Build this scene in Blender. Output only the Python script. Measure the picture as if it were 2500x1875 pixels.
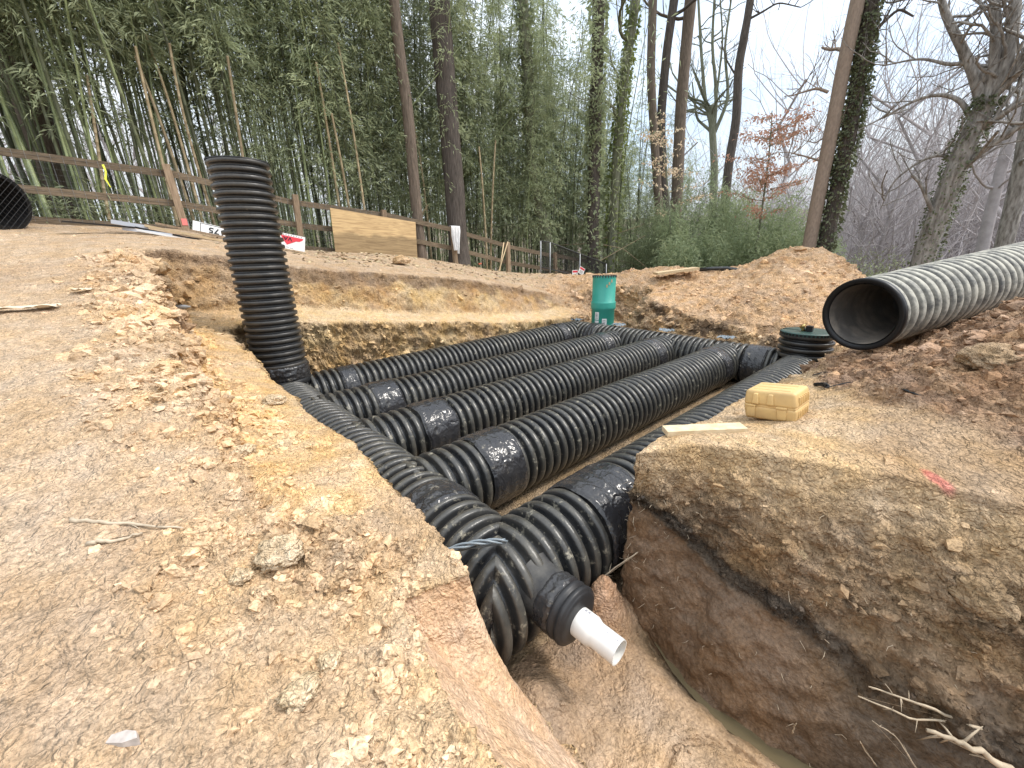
import bpy, bmesh, math, random
import numpy as np
from mathutils import Vector, Matrix
for o in list(bpy.data.objects): bpy.data.objects.remove(o)
C = bpy.context.scene.collection
S = bpy.context.scene
RS = np.random.RandomState(7)
rnd = random.Random(11)

# ------------------------------------------------------------------ camera, world, sun, exposure
YAW, PITCH, ROLL, FOC = 0.84324, 0.30619, -0.02445, 0.97871
def cam_axes():
    f = np.array([math.cos(YAW)*math.cos(PITCH), math.sin(YAW)*math.cos(PITCH), -math.sin(PITCH)])
    rt = np.array([math.sin(YAW), -math.cos(YAW), 0.0]); up = np.cross(rt, f)
    c, s = math.cos(ROLL), math.sin(ROLL)
    return c*rt+s*up, -s*rt+c*up, f
RT, UP, FW = cam_axes()
cd = bpy.data.cameras.new('camera'); cam = bpy.data.objects.new('camera', cd); C.objects.link(cam)
cd.sensor_width = 36; cd.lens = FOC*1000/2500*36; cd.clip_start = 0.05; cd.clip_end = 1500
M = Matrix.Identity(4)
for i in range(3):
    M[i][0] = RT[i]; M[i][1] = UP[i]; M[i][2] = -FW[i]
cam.matrix_world = M
S.camera = cam
S.view_settings.view_transform = 'Standard'; S.view_settings.look = 'None'
S.view_settings.gamma = 1; S.view_settings.use_curve_mapping = False
S.view_settings.exposure = 0.90
SUN_AZ, SUN_EL = math.radians(-42), math.radians(52)     # direction towards the sun, in the XY plane from +X
sd = bpy.data.lights.new('sun', 'SUN'); sun = bpy.data.objects.new('sun', sd); C.objects.link(sun)
sd.energy = 1.5; sd.angle = math.radians(11); sd.color = (1.0, 0.95, 0.88)
tow = Vector((math.cos(SUN_AZ)*math.cos(SUN_EL), math.sin(SUN_AZ)*math.cos(SUN_EL), math.sin(SUN_EL)))
sun.rotation_euler = tow.to_track_quat('Z', 'Y').to_euler()
W = bpy.data.worlds.new('World'); S.world = W; W.use_nodes = True
wn = W.node_tree; wn.nodes.clear()
def N(t, typ, **kw):
    n = t.nodes.new(typ)
    for k, v in kw.items(): setattr(n, k, v)
    return n
def setin(n, **kw):
    for k, v in kw.items(): n.inputs[k].default_value = v
wo = N(wn, 'ShaderNodeOutputWorld'); bg = N(wn, 'ShaderNodeBackground')
sky = N(wn, 'ShaderNodeTexSky', sky_type='NISHITA', sun_disc=False, sun_elevation=SUN_EL, sun_rotation=math.radians(90)-SUN_AZ)
sky.air_density = 1.0; sky.dust_density = 2.0
tc = N(wn, 'ShaderNodeTexCoord'); sp = N(wn, 'ShaderNodeSeparateXYZ'); wn.links.new(tc.outputs['Generated'], sp.inputs[0])
# overcast sky: cloud brightness rises from horizon to zenith (CIE overcast), thin blue gaps between the clouds
mp = N(wn, 'ShaderNodeMapping'); mp.inputs['Scale'].default_value = (1.0, 1.0, 3.2); wn.links.new(tc.outputs['Generated'], mp.inputs[0])
nz = N(wn, 'ShaderNodeTexNoise'); setin(nz, Scale=1.7, Detail=5.0, Roughness=0.5); wn.links.new(mp.outputs[0], nz.inputs['Vector'])
cr = N(wn, 'ShaderNodeMapRange'); wn.links.new(nz.outputs['Fac'], cr.inputs[0]); setin(cr, **{'From Min': 0.34, 'From Max': 0.62, 'To Min': 0.30, 'To Max': 1.0})
el = N(wn, 'ShaderNodeMapRange'); wn.links.new(sp.outputs['Z'], el.inputs[0]); setin(el, **{'From Min': 0.0, 'From Max': 1.0, 'To Min': 4.6, 'To Max': 17.0})
cc = N(wn, 'ShaderNodeMix', data_type='RGBA', blend_type='MULTIPLY'); cc.inputs['Factor'].default_value = 1
cc.inputs['A'].default_value = (0.90, 0.955, 1.0, 1); wn.links.new(el.outputs[0], cc.inputs['B'])
sb = N(wn, 'ShaderNodeMix', data_type='RGBA', blend_type='MULTIPLY'); sb.inputs['Factor'].default_value = 1
wn.links.new(sky.outputs[0], sb.inputs['A']); sb.inputs['B'].default_value = (1.5, 1.5, 1.45, 1)
mx = N(wn, 'ShaderNodeMix', data_type='RGBA'); wn.links.new(cr.outputs[0], mx.inputs['Factor'])
wn.links.new(sb.outputs['Result'], mx.inputs['A']); wn.links.new(cc.outputs['Result'], mx.inputs['B'])
wn.links.new(mx.outputs['Result'], bg.inputs['Color']); bg.inputs['Strength'].default_value = 0.1
wn.links.new(bg.outputs[0], wo.inputs[0])

# ------------------------------------------------------------------ helpers
def ray(px, py):
    d = (px-1250)/(FOC*1000)*RT-(py-937.5)/(FOC*1000)*UP+FW
    return d/np.linalg.norm(d)
def at(px, py, r):
    """place in the world seen in the photo's direction (px, py) at horizontal distance r"""
    d = ray(px, py); return d*(r/math.hypot(d[0], d[1]))

def hsh(ix, iy, iz, seed):
    h = (ix.astype(np.uint32)*np.uint32(374761393) + iy.astype(np.uint32)*np.uint32(668265263) + iz.astype(np.uint32)*np.uint32(2147483647) + np.uint32(seed*1274126177 & 0xffffffff))
    h = (h ^ (h >> np.uint32(13)))*np.uint32(1274126177)
    h = (h ^ (h >> np.uint32(16)))*np.uint32(2246822519)
    return ((h ^ (h >> np.uint32(15))) & np.uint32(0xffff)).astype(np.float32)/32767.5-1.0
def vnoise(p, seed=0):
    p = np.asarray(p, np.float32); i = np.floor(p); f = p-i; i = i.astype(np.int64)
    u = f*f*f*(f*(f*6-15)+10); r = 0
    for dx in (0, 1):
        wx = u[:, 0] if dx else 1-u[:, 0]
        for dy in (0, 1):
            wy = u[:, 1] if dy else 1-u[:, 1]
            for dz in (0, 1):
                wz = u[:, 2] if dz else 1-u[:, 2]
                r = r+hsh(i[:, 0]+dx, i[:, 1]+dy, i[:, 2]+dz, seed)*wx*wy*wz
    return r
def fbm(p, octv=4, seed=0, gain=0.5, ridged=False):
    p = np.asarray(p, np.float64); a = 1.0; s = 0; t = 0
    rot = np.array([[0.8, 0.6, 0], [-0.48, 0.64, 0.6], [0.36, -0.48, 0.8]])
    for o in range(octv):
        n = vnoise(p, seed+o)
        if ridged: n = 1-2*np.abs(n)
        s = s+a*n; t += a; a *= gain; p = (p@rot.T)*2.03+3.7
    return s/t
def sstep(a, b, x):
    t = np.clip((x-a)/(b-a), 0, 1); return t*t*(3-2*t)

def mesh(name, V, FS, smooth=True, uv=None, cols=None, crest=None):
    """V (n,3); FS one array of faces or a list of arrays (m,3) / (m,4)"""
    if not isinstance(FS, list) or np.isscalar(FS[0][0]): FS = [np.asarray(FS)]
    FS = [np.asarray(f, np.int32) for f in FS if len(f)]
    me = bpy.data.meshes.new(name); V = np.asarray(V, np.float32)
    me.vertices.add(len(V)); me.vertices.foreach_set('co', V.ravel())
    tot = np.concatenate([np.full(len(f), f.shape[1], np.int32) for f in FS]); lo = np.concatenate([f.ravel() for f in FS])
    me.loops.add(len(lo)); me.loops.foreach_set('vertex_index', lo)
    me.polygons.add(len(tot)); st = np.concatenate([[0], np.cumsum(tot)[:-1]]).astype(np.int32)
    me.polygons.foreach_set('loop_start', st)
    me.update(calc_edges=True); me.validate()
    me.polygons.foreach_set('use_smooth', np.full(len(me.polygons), smooth, bool))
    if crest is not None: me.attributes.new('Crest', 'FLOAT', 'POINT').data.foreach_set('value', np.asarray(crest, np.float32))
    if cols is not None:
        a = me.color_attributes.new('Col', 'FLOAT_COLOR', 'POINT')
        c = np.ones((len(V), 4), np.float32); c[:, :cols.shape[1]] = cols
        a.data.foreach_set('color', c.ravel())
    return me
def tag(o, label=None, cat=None, group=None, kind=None, category=None):
    cat = cat or category
    if label: o['label'] = label
    if cat: o['category'] = cat
    if group: o['group'] = group
    if kind: o['kind'] = kind
    return o
def obj(name, me, mat, parent=None, **kw):
    o = bpy.data.objects.new(name, me); C.objects.link(o)
    if mat and not me.materials: me.materials.append(mat)
    if parent: o.parent = parent
    return tag(o, **kw)
def thing(name, loc, label, cat, group=None):
    o = bpy.data.objects.new(name, None); C.objects.link(o); o.location = loc; o.empty_display_size = 0.1
    return tag(o, label, cat, group)

class MB:
    """collects pieces (world coordinates) and links them as ONE mesh object"""
    def __init__(s): s.V = []; s.F = {3: [], 4: []}; s.n = 0
    def add(s, V, F):
        V = np.asarray(V, float); F = np.asarray(F, int)
        s.V.append(V); s.F[F.shape[1]].append(F+s.n); s.n += len(V); return s
    def box(s, c, size, R=None, taper=1.0):
        h = np.array(size)/2.0
        V = np.array([[x, y, z] for z in (-1, 1) for y in (-1, 1) for x in (-1, 1)], float)
        V[4:, :2] *= taper; V = V*h
        if R is not None: V = V@np.array(R).T
        return s.add(V+np.array(c), [[0, 2, 3, 1], [4, 5, 7, 6], [0, 1, 5, 4], [2, 6, 7, 3], [0, 4, 6, 2], [1, 3, 7, 5]])
    def bar(s, a, b, w, h, upv=(0, 0, 1)):
        a = np.array(a, float); b = np.array(b, float); d = b-a; L = np.linalg.norm(d); d /= L
        u = np.array(upv, float); sx = np.cross(d, u); sx /= np.linalg.norm(sx); uu = np.cross(sx, d)
        return s.box((a+b)/2, (L, w, h), np.stack([d, sx, uu], 1))
    def tube(s, P, r, n=8, caps=True):
        P = np.asarray(P, float); r = np.broadcast_to(np.asarray(r, float), (len(P),)); V, F = tube_arr(P, r, n)
        s.add(V, F)
        if caps:
            m = len(P)
            for e, k in ((0, 0), (m-1, 1)):
                ring = np.arange(n)+e*n; c = s.n
                s.V.append(P[e:e+1].copy()); s.n += 1; base = c-m*n
                t = np.stack([np.full(n, c), base+ring, base+np.roll(ring, -1)], 1)
                if k == 0: t = t[:, ::-1]
                s.F[3].append(t)
        return s
    def build(s, name, mat, parent=None, smooth=False, **kw):
        V = np.concatenate(s.V)
        if parent is not None: V = V-np.array(parent.matrix_basis.translation if parent.type == 'EMPTY' else origin(parent))
        FS = [np.concatenate(f) for f in s.F.values() if f]
        return obj(name, mesh(name, V, FS, smooth), mat, parent, **kw)
def origin(o):
    l = np.zeros(3)
    while o is not None: l = l+np.array(o.location); o = o.parent
    return l
def frames(P):
    T = np.gradient(P, axis=0); T /= np.linalg.norm(T, axis=1)[:, None]+1e-12
    ref = np.array([0, 0, 1.0]) if abs(T[0, 2]) < 0.8 else np.array([1.0, 0, 0])
    A = np.cross(T, ref); A /= np.linalg.norm(A, axis=1)[:, None]+1e-12
    return A, np.cross(T, A), T
def tube_arr(P, r, n):
    A, B, T = frames(P); th = np.linspace(0, 2*np.pi, n, endpoint=False)
    V = P[:, None]+r[:, None, None]*(np.cos(th)[None, :, None]*A[:, None]+np.sin(th)[None, :, None]*B[:, None])
    i = np.arange(len(P)-1)[:, None]*n; j = np.arange(n)[None]; k = (j+1) % n
    F = np.stack([i+j, i+k, i+n+k, i+n+j], -1).reshape(-1, 4)
    return V.reshape(-1, 3), F

# ------------------------------------------------------------------ materials
def mat(name, col, rough=0.8, var=0.0, scale=8.0, bump=0.0, bscale=30.0, col2=None, spec=0.3, stretch=None, lo=0.35, hi=0.65, metal=0.0, objrand=0.0, sss=0):
    m = bpy.data.materials.new(name); m.use_nodes = True; t = m.node_tree; p = t.nodes['Principled BSDF']
    setin(p, Roughness=rough, Metallic=metal); p.inputs['Specular IOR Level'].default_value = spec
    c1 = (*col, 1); c2 = (*(col2 if col2 else [x*(1-var) for x in col]), 1)
    tx = N(t, 'ShaderNodeTexCoord'); mpn = N(t, 'ShaderNodeMapping'); t.links.new(tx.outputs['Object'], mpn.inputs[0])
    if stretch: mpn.inputs['Scale'].default_value = stretch
    n1 = N(t, 'ShaderNodeTexNoise'); setin(n1, Scale=scale, Detail=6.0, Roughness=0.6); t.links.new(mpn.outputs[0], n1.inputs['Vector'])
    r = N(t, 'ShaderNodeMapRange'); t.links.new(n1.outputs['Fac'], r.inputs[0]); setin(r, **{'From Min': lo, 'From Max': hi})
    x = N(t, 'ShaderNodeMix', data_type='RGBA'); t.links.new(r.outputs[0], x.inputs['Factor']); x.inputs['A'].default_value = c1; x.inputs['B'].default_value = c2
    out = x.outputs['Result']
    if objrand:
        oi = N(t, 'ShaderNodeObjectInfo'); hr = N(t, 'ShaderNodeMapRange'); t.links.new(oi.outputs['Random'], hr.inputs[0])
        setin(hr, **{'To Min': 1-objrand, 'To Max': 1+objrand}); hs = N(t, 'ShaderNodeHueSaturation'); t.links.new(hr.outputs[0], hs.inputs['Value'])
        t.links.new(out, hs.inputs['Color']); out = hs.outputs[0]
    t.links.new(out, p.inputs['Base Color'])
    if bump:
        n2 = N(t, 'ShaderNodeTexNoise'); setin(n2, Scale=bscale, Detail=6.0, Roughness=0.65); t.links.new(mpn.outputs[0], n2.inputs['Vector'])
        b = N(t, 'ShaderNodeBump'); b.inputs['Strength'].default_value = 1.0; b.inputs['Distance'].default_value = bump
        t.links.new(n2.outputs['Fac'], b.inputs['Height']); t.links.new(b.outputs[0], p.inputs['Normal'])
    return m
def soil_mat(name, attr=True, col=(0.35, 0.24, 0.14), bump=0.034):
    m = bpy.data.materials.new(name); m.use_nodes = True; t = m.node_tree; p = t.nodes['Principled BSDF']
    p.inputs['Specular IOR Level'].default_value = 0.15
    tx = N(t, 'ShaderNodeTexCoord')
    if attr:
        a = N(t, 'ShaderNodeVertexColor', layer_name='Col'); base = a.outputs['Color']; wet = a.outputs['Alpha']
    else:
        a = N(t, 'ShaderNodeRGB'); a.outputs[0].default_value = (*col, 1); base = a.outputs[0]; wet = None
    cur = base
    for sc, amp, d in ((1.3, 0.10, 4), (11.0, 0.20, 6), (60.0, 0.32, 4)):
        n = N(t, 'ShaderNodeTexNoise'); setin(n, Scale=sc, Detail=float(d), Roughness=0.62); t.links.new(tx.outputs['Object'], n.inputs['Vector'])
        r = N(t, 'ShaderNodeMapRange'); t.links.new(n.outputs['Fac'], r.inputs[0]); setin(r, **{'From Min': 0.3, 'From Max': 0.7, 'To Min': 1-amp, 'To Max': 1+amp})
        x = N(t, 'ShaderNodeMix', data_type='RGBA', blend_type='MULTIPLY'); x.inputs['Factor'].default_value = 1
        t.links.new(cur, x.inputs['A']); t.links.new(r.outputs[0], x.inputs['B']); cur = x.outputs['Result']
    # hue shift between ochre and grey-brown clay
    n = N(t, 'ShaderNodeTexNoise'); setin(n, Scale=3.3, Detail=5.0, Roughness=0.6); t.links.new(tx.outputs['Object'], n.inputs['Vector'])
    r = N(t, 'ShaderNodeMapRange'); t.links.new(n.outputs['Fac'], r.inputs[0]); setin(r, **{'From Min': 0.35, 'From Max': 0.68, 'To Min': 1.06, 'To Max': 0.82})
    h = N(t, 'ShaderNodeHueSaturation'); t.links.new(cur, h.inputs['Color']); t.links.new(r.outputs[0], h.inputs['Saturation']); cur = h.outputs[0]
    t.links.new(cur, p.inputs['Base Color'])
    # fine relief: crumbs and grit
    v = N(t, 'ShaderNodeTexVoronoi'); setin(v, Scale=48.0); wv = N(t, 'ShaderNodeTexNoise'); setin(wv, Scale=14.0, Detail=3.0)
    t.links.new(tx.outputs['Object'], wv.inputs['Vector'])
    ad = N(t, 'ShaderNodeVectorMath', operation='MULTIPLY_ADD'); t.links.new(wv.outputs['Color'], ad.inputs[0]); ad.inputs[1].default_value = (.12, .12, .12); t.links.new(tx.outputs['Object'], ad.inputs[2])
    t.links.new(ad.outputs[0], v.inputs['Vector'])
    n3 = N(t, 'ShaderNodeTexNoise'); setin(n3, Scale=26.0, Detail=5.0, Roughness=0.62); t.links.new(tx.outputs['Object'], n3.inputs['Vector'])
    mm = N(t, 'ShaderNodeMath', operation='MULTIPLY_ADD'); t.links.new(v.outputs['Distance'], mm.inputs[0]); mm.inputs[1].default_value = -0.6; t.links.new(n3.outputs['Fac'], mm.inputs[2])
    v2 = N(t, 'ShaderNodeTexVoronoi'); setin(v2, Scale=17.0); t.links.new(ad.outputs[0], v2.inputs['Vector'])
    gm = N(t, 'ShaderNodeTexNoise'); setin(gm, Scale=2.6, Detail=3.0); t.links.new(tx.outputs['Object'], gm.inputs['Vector'])
    gr = N(t, 'ShaderNodeMapRange'); t.links.new(gm.outputs['Fac'], gr.inputs[0]); setin(gr, **{'From Min': .42, 'From Max': .62, 'To Min': -.1, 'To Max': -.95})
    m2 = N(t, 'ShaderNodeMath', operation='MULTIPLY_ADD'); t.links.new(v2.outputs['Distance'], m2.inputs[0]); t.links.new(gr.outputs[0], m2.inputs[1]); t.links.new(mm.outputs[0], m2.inputs[2]); mm = m2
    b = N(t, 'ShaderNodeBump'); b.inputs['Distance'].default_value = bump; b.inputs['Strength'].default_value = 1
    t.links.new(mm.outputs[0], b.inputs['Height']); t.links.new(b.outputs[0], p.inputs['Normal'])
    if wet is not None:
        bs = N(t, 'ShaderNodeMapRange'); t.links.new(wet, bs.inputs[0]); setin(bs, **{'From Min': .35, 'From Max': .8, 'To Min': .3, 'To Max': 1.0}); t.links.new(bs.outputs[0], b.inputs['Strength'])
        rr = N(t, 'ShaderNodeMapRange'); t.links.new(wet, rr.inputs[0]); setin(rr, **{'To Min': 0.42, 'To Max': 0.95}); t.links.new(rr.outputs[0], p.inputs['Roughness'])
    else: p.inputs['Roughness'].default_value = 0.95
    return m
def plastic_mat(name, mud=(0.34, 0.28, 0.19), amount=0.55, rough=0.33, base=(0.017, 0.018, 0.020), scale=9.0, soft=0.12, crest=0.15, crumpled=False):
    m = bpy.data.materials.new(name); m.use_nodes = True; t = m.node_tree; p = t.nodes['Principled BSDF']
    tx = N(t, 'ShaderNodeTexCoord')
    n = N(t, 'ShaderNodeTexNoise'); setin(n, Scale=scale, Detail=10.0, Roughness=0.74); t.links.new(tx.outputs['Object'], n.inputs['Vector'])
    r = N(t, 'ShaderNodeMapRange'); t.links.new(n.outputs['Fac'], r.inputs[0]); setin(r, **{'From Min': amount, 'From Max': amount+soft, 'To Max': 0.75})
    n2 = N(t, 'ShaderNodeTexNoise'); setin(n2, Scale=2.2, Detail=4.0, Roughness=0.6); t.links.new(tx.outputs['Object'], n2.inputs['Vector'])
    r2 = N(t, 'ShaderNodeMapRange'); t.links.new(n2.outputs['Fac'], r2.inputs[0]); setin(r2, **{'From Min': 0.35, 'From Max': 0.75, 'To Min': 0.0, 'To Max': 0.06})
    ad0 = N(t, 'ShaderNodeMath', operation='ADD'); t.links.new(r.outputs[0], ad0.inputs[0]); t.links.new(r2.outputs[0], ad0.inputs[1])
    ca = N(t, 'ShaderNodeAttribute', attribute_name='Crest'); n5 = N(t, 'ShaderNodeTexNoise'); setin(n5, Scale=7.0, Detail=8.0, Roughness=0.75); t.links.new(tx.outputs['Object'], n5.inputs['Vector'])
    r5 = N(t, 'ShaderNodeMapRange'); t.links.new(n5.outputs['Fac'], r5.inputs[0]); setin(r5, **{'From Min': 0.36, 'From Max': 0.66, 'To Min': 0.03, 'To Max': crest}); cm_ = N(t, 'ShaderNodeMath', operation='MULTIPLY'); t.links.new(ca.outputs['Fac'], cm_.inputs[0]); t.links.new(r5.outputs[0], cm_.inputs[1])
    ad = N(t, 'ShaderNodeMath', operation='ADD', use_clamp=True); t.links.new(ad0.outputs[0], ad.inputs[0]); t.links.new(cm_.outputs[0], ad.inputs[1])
    x = N(t, 'ShaderNodeMix', data_type='RGBA'); t.links.new(ad.outputs[0], x.inputs['Factor']); x.inputs['A'].default_value = (*base, 1); x.inputs['B'].default_value = (*mud, 1)
    t.links.new(x.outputs['Result'], p.inputs['Base Color'])
    rr = N(t, 'ShaderNodeMapRange'); t.links.new(ad.outputs[0], rr.inputs[0]); setin(rr, **{'To Min': rough, 'To Max': 0.9}); t.links.new(rr.outputs[0], p.inputs['Roughness'])
    b = N(t, 'ShaderNodeBump'); b.inputs['Distance'].default_value = 0.003; n3 = N(t, 'ShaderNodeTexNoise'); setin(n3, Scale=25.0, Detail=5.0)
    t.links.new(tx.outputs['Object'], n3.inputs['Vector']); t.links.new(n3.outputs['Fac'], b.inputs['Height']); t.links.new(b.outputs[0], p.inputs['Normal'])
    if crumpled:
        wn2 = N(t, 'ShaderNodeTexNoise'); setin(wn2, Scale=5.0, Detail=3.0); t.links.new(tx.outputs['Object'], wn2.inputs['Vector']); wa = N(t, 'ShaderNodeVectorMath', operation='MULTIPLY_ADD'); t.links.new(wn2.outputs['Color'], wa.inputs[0]); wa.inputs[1].default_value = (.5, .5, .5); t.links.new(tx.outputs['Object'], wa.inputs[2])
        vv = N(t, 'ShaderNodeTexVoronoi'); setin(vv, Scale=7.0); t.links.new(wa.outputs[0], vv.inputs['Vector']); v3 = N(t, 'ShaderNodeTexVoronoi'); setin(v3, Scale=17.0); t.links.new(wa.outputs[0], v3.inputs['Vector'])
        sm_ = N(t, 'ShaderNodeMath', operation='MULTIPLY_ADD'); t.links.new(v3.outputs['Distance'], sm_.inputs[0]); sm_.inputs[1].default_value = .35; t.links.new(vv.outputs['Distance'], sm_.inputs[2]); t.links.new(sm_.outputs[0], b.inputs['Height']); b.inputs['Distance'].default_value = 0.010
    return m
def leaf_mat(name, col, col2, trans=0.35):
    m = mat(name, col, 0.55, col2=col2, scale=1.2, objrand=0.25, spec=0.3)
    t = m.node_tree; p = t.nodes['Principled BSDF']; o = [n for n in t.nodes if n.type == 'OUTPUT_MATERIAL'][0]
    tr = N(t, 'ShaderNodeBsdfTranslucent'); src = p.inputs['Base Color'].links[0].from_socket; t.links.new(src, tr.inputs['Color'])
    mxs = N(t, 'ShaderNodeMixShader'); mxs.inputs[0].default_value = trans
    t.links.new(p.outputs[0], mxs.inputs[1]); t.links.new(tr.outputs[0], mxs.inputs[2]); t.links.new(mxs.outputs[0], o.inputs[0])
    return m
M_SOIL = soil_mat('soil')
M_CLOD = soil_mat('clod_soil', True, bump=0.012)
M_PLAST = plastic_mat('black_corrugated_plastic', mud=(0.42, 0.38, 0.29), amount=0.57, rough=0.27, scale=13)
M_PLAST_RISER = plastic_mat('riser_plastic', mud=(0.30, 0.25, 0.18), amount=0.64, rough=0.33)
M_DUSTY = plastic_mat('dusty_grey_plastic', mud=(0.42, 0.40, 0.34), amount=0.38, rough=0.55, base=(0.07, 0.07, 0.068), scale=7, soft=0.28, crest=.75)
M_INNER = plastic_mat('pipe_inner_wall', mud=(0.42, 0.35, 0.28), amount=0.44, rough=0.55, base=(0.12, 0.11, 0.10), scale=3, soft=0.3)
M_RIM = mat('pipe_rim_black', (0.012, 0.012, 0.013), 0.4, bump=0.002)
M_TAPE = plastic_mat('black_wrap_film', mud=(0.36, 0.32, 0.25), amount=0.60, rough=0.20, base=(0.022, 0.022, 0.025), crumpled=True)
M_PVC = mat('white_pvc', (0.72, 0.71, 0.68), 0.35, var=0.12, scale=5, spec=0.5)
M_GREEN = mat('green_pvc', (0.035, 0.30, 0.235), 0.45, col2=(0.05, 0.34, 0.27), scale=3, spec=0.4)
M_WOOD = mat('weathered_rail_wood', (0.20, 0.15, 0.10), 0.85, col2=(0.10, 0.075, 0.05), scale=3, stretch=(1.5, 12, 12), bump=0.006, bscale=6, objrand=0.15)
M_POST = mat('post_wood', (0.34, 0.25, 0.17), 0.85, col2=(0.2, 0.14, 0.09), scale=3, stretch=(12, 12, 1.2), bump=0.006, bscale=6, objrand=0.15)
M_NEWWOOD = mat('pine_lumber', (0.58, 0.45, 0.28), 0.7, col2=(0.46, 0.33, 0.19), scale=3, stretch=(1.2, 14, 14), bump=0.003, bscale=6, objrand=0.15)
def lathe(mb, C0, D, prof, n=64):
    C0 = np.array(C0, float); D = np.array(D, float)/np.linalg.norm(D); ref = np.array([0, 0, 1.]) if abs(D[2]) < .8 else np.array([1., 0, 0]); A = np.cross(D, ref); A /= np.linalg.norm(A); B = np.cross(A, D); a = np.linspace(0, 2*np.pi, n, endpoint=False)
    V = np.concatenate([C0+D*s+r*(np.cos(a)[:, None]*A+np.sin(a)[:, None]*B) for s, r in prof]); i = np.arange(len(prof)-1)[:, None]*n; j = np.arange(n)[None]; k = (j+1) % n
    return mb.add(V, np.stack([i+j, i+k, i+n+k, i+n+j], -1).reshape(-1, 4))
M_WHITE = mat('white_sign_board', (0.75, 0.75, 0.74), 0.6, var=0.1)
M_RED = mat('red_print', (0.62, 0.05, 0.07), 0.6)
M_INK = mat('black_print', (0.015, 0.015, 0.018), 0.6)
M_STEEL = mat('galvanised_steel', (0.32, 0.33, 0.34), 0.45, metal=0.6, var=0.3)
M_GUTTER = mat('pale_metal', (0.55, 0.56, 0.60), 0.4, metal=0.4)
M_WIRE = mat('dark_wire', (0.05, 0.05, 0.05), 0.6)

# ------------------------------------------------------------------ terrain
def rbf(pts, c=0.35):
    P = np.array(pts, float); X = P[:, :2]; n = len(P)
    K = -np.sqrt(((X[:, None]-X[None])**2).sum(-1)+c*c); A = np.zeros((n+3, n+3)); A[:n, :n] = K
    A[:n, n] = 1; A[:n, n+1:] = X; A[n, :n] = 1; A[n+1:, :n] = X.T
    w = np.linalg.solve(A+np.diag([1e-4]*n+[0]*3), np.concatenate([P[:, 2], [0, 0, 0]]))
    def f(x, y):
        out = np.empty(len(x))
        for s in range(0, len(x), 100000):
            q = np.stack([x[s:s+100000], y[s:s+100000]], 1)
            k = -np.sqrt(((q[:, None]-X[None])**2).sum(-1)+c*c)
            out[s:s+100000] = k@w[:n]+w[n]+q@w[n+1:]
        return out
    return f
H0P = [(0,0,-1.44),(0,-2,-1.5),(-2,0,-1.45),(.5,.7,-1.44),(.5,.2,-1.46),(.5,1.0,-1.44),(.55,1.42,-1.41),(-.7,2.8,-.98),(-.3,2.24,-1.1),(.2,1.6,-1.27),(.8,1.25,-1.4),
 (.1,2.9,-.92),(0,4,-.68),(0,5,-.50),(.05,6.5,-.12),(.1,7.5,.12),(.14,8.3,.3),(-1.1,6.6,-.17),(-3,4,-.7),(-3,8,.1),(-1.5,11.9,.80),(1,12,.75),(-1.5,10,.48),(.8,10,.48),
 (3.4,12.1,.32),(5.7,11.9,.2),(7.9,11.7,-.14),(10.2,11.6,-.62),(12.5,11.6,-.9),(2,8.35,.0),(4,8.35,-.22),(5.8,8.35,-.43),(7.4,8.3,-.72),(9.3,8.2,-1.02),(3,10,.12),(5.5,10,-.05),(8,10,-.42),
 (2.0,1.15,-1.15),(2.3,.88,-1.10),(2.45,.45,-1.10),(2.6,.1,-1.10),(2.7,-.35,-1.12),(3,.7,-1.13),(3.3,1.12,-1.27),(3.6,1.15,-1.25),(4.6,1.15,-1.33),(5.65,1.12,-1.43),(6.5,1.12,-1.44),(7.5,1.0,-1.5),(8.4,1.0,-1.6),
 (4,.7,-1.15),(4,.2,-.94),(4.8,.6,-1.12),(5.45,.62,-1.10),(5.47,.3,-1.02),(5.5,-.05,-.82),(5.5,-.3,-.56),(6.5,-.3,-.7),(6.6,.3,-1.0),(7.5,-.7,-.6),(9,-1.2,-.45),(4.5,-.25,-.60),(3.5,-.33,-.88),(3.2,-.05,-1.0),(4,-1.5,-.4),(6,-1.6,-.3),(2.9,-1.5,-1.0),(8,-3,-.5),
 (8.8,5.1,-1.14),(8.8,3.7,-1.42),(8.8,2.5,-1.58),(8.7,1.2,-1.7),(9.6,6.6,-1.0),(9.6,3.7,-1.1),(9.8,2.3,-1.15),(11.37,6.3,-.42),(11.9,5.3,-.47),(12.3,4.1,-.36),(12.5,3.7,-.13),(12.6,3.1,.06),(12.8,2.15,-.3),(12.9,1.6,-.9),(12.9,.5,-1.6),
 (10.8,7.3,-.62),(9.7,8.7,-.66),(10,6,-.85),(10.6,4.2,-.85),(10.6,2.8,-.72),(10.3,1,-1.45),(15,3,-1.6),(16,6,-1.6),(14,9,-1.3),(14.5,0,-2.5),(10,-1.5,-1.3),
 (0,16,1.0),(6,16,.1),(10,15,-.8),(-6,12,1.3),(-6,18,1.5),(-8,3,-.5),(14,14,-1.6),(20,10,-2.5),(20,0,-4),(12,20,-1.0),(0,25,.8),(40,30,-5),(40,0,-8),(30,50,-3),(0,50,1),(60,-18,-9),
 (150,0,9),(150,-40,9),(110,110,6),(0,150,6),(-40,60,6),(90,0,-4),(80,60,-4),(300,0,22),(210,210,20),(0,300,20)]
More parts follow.
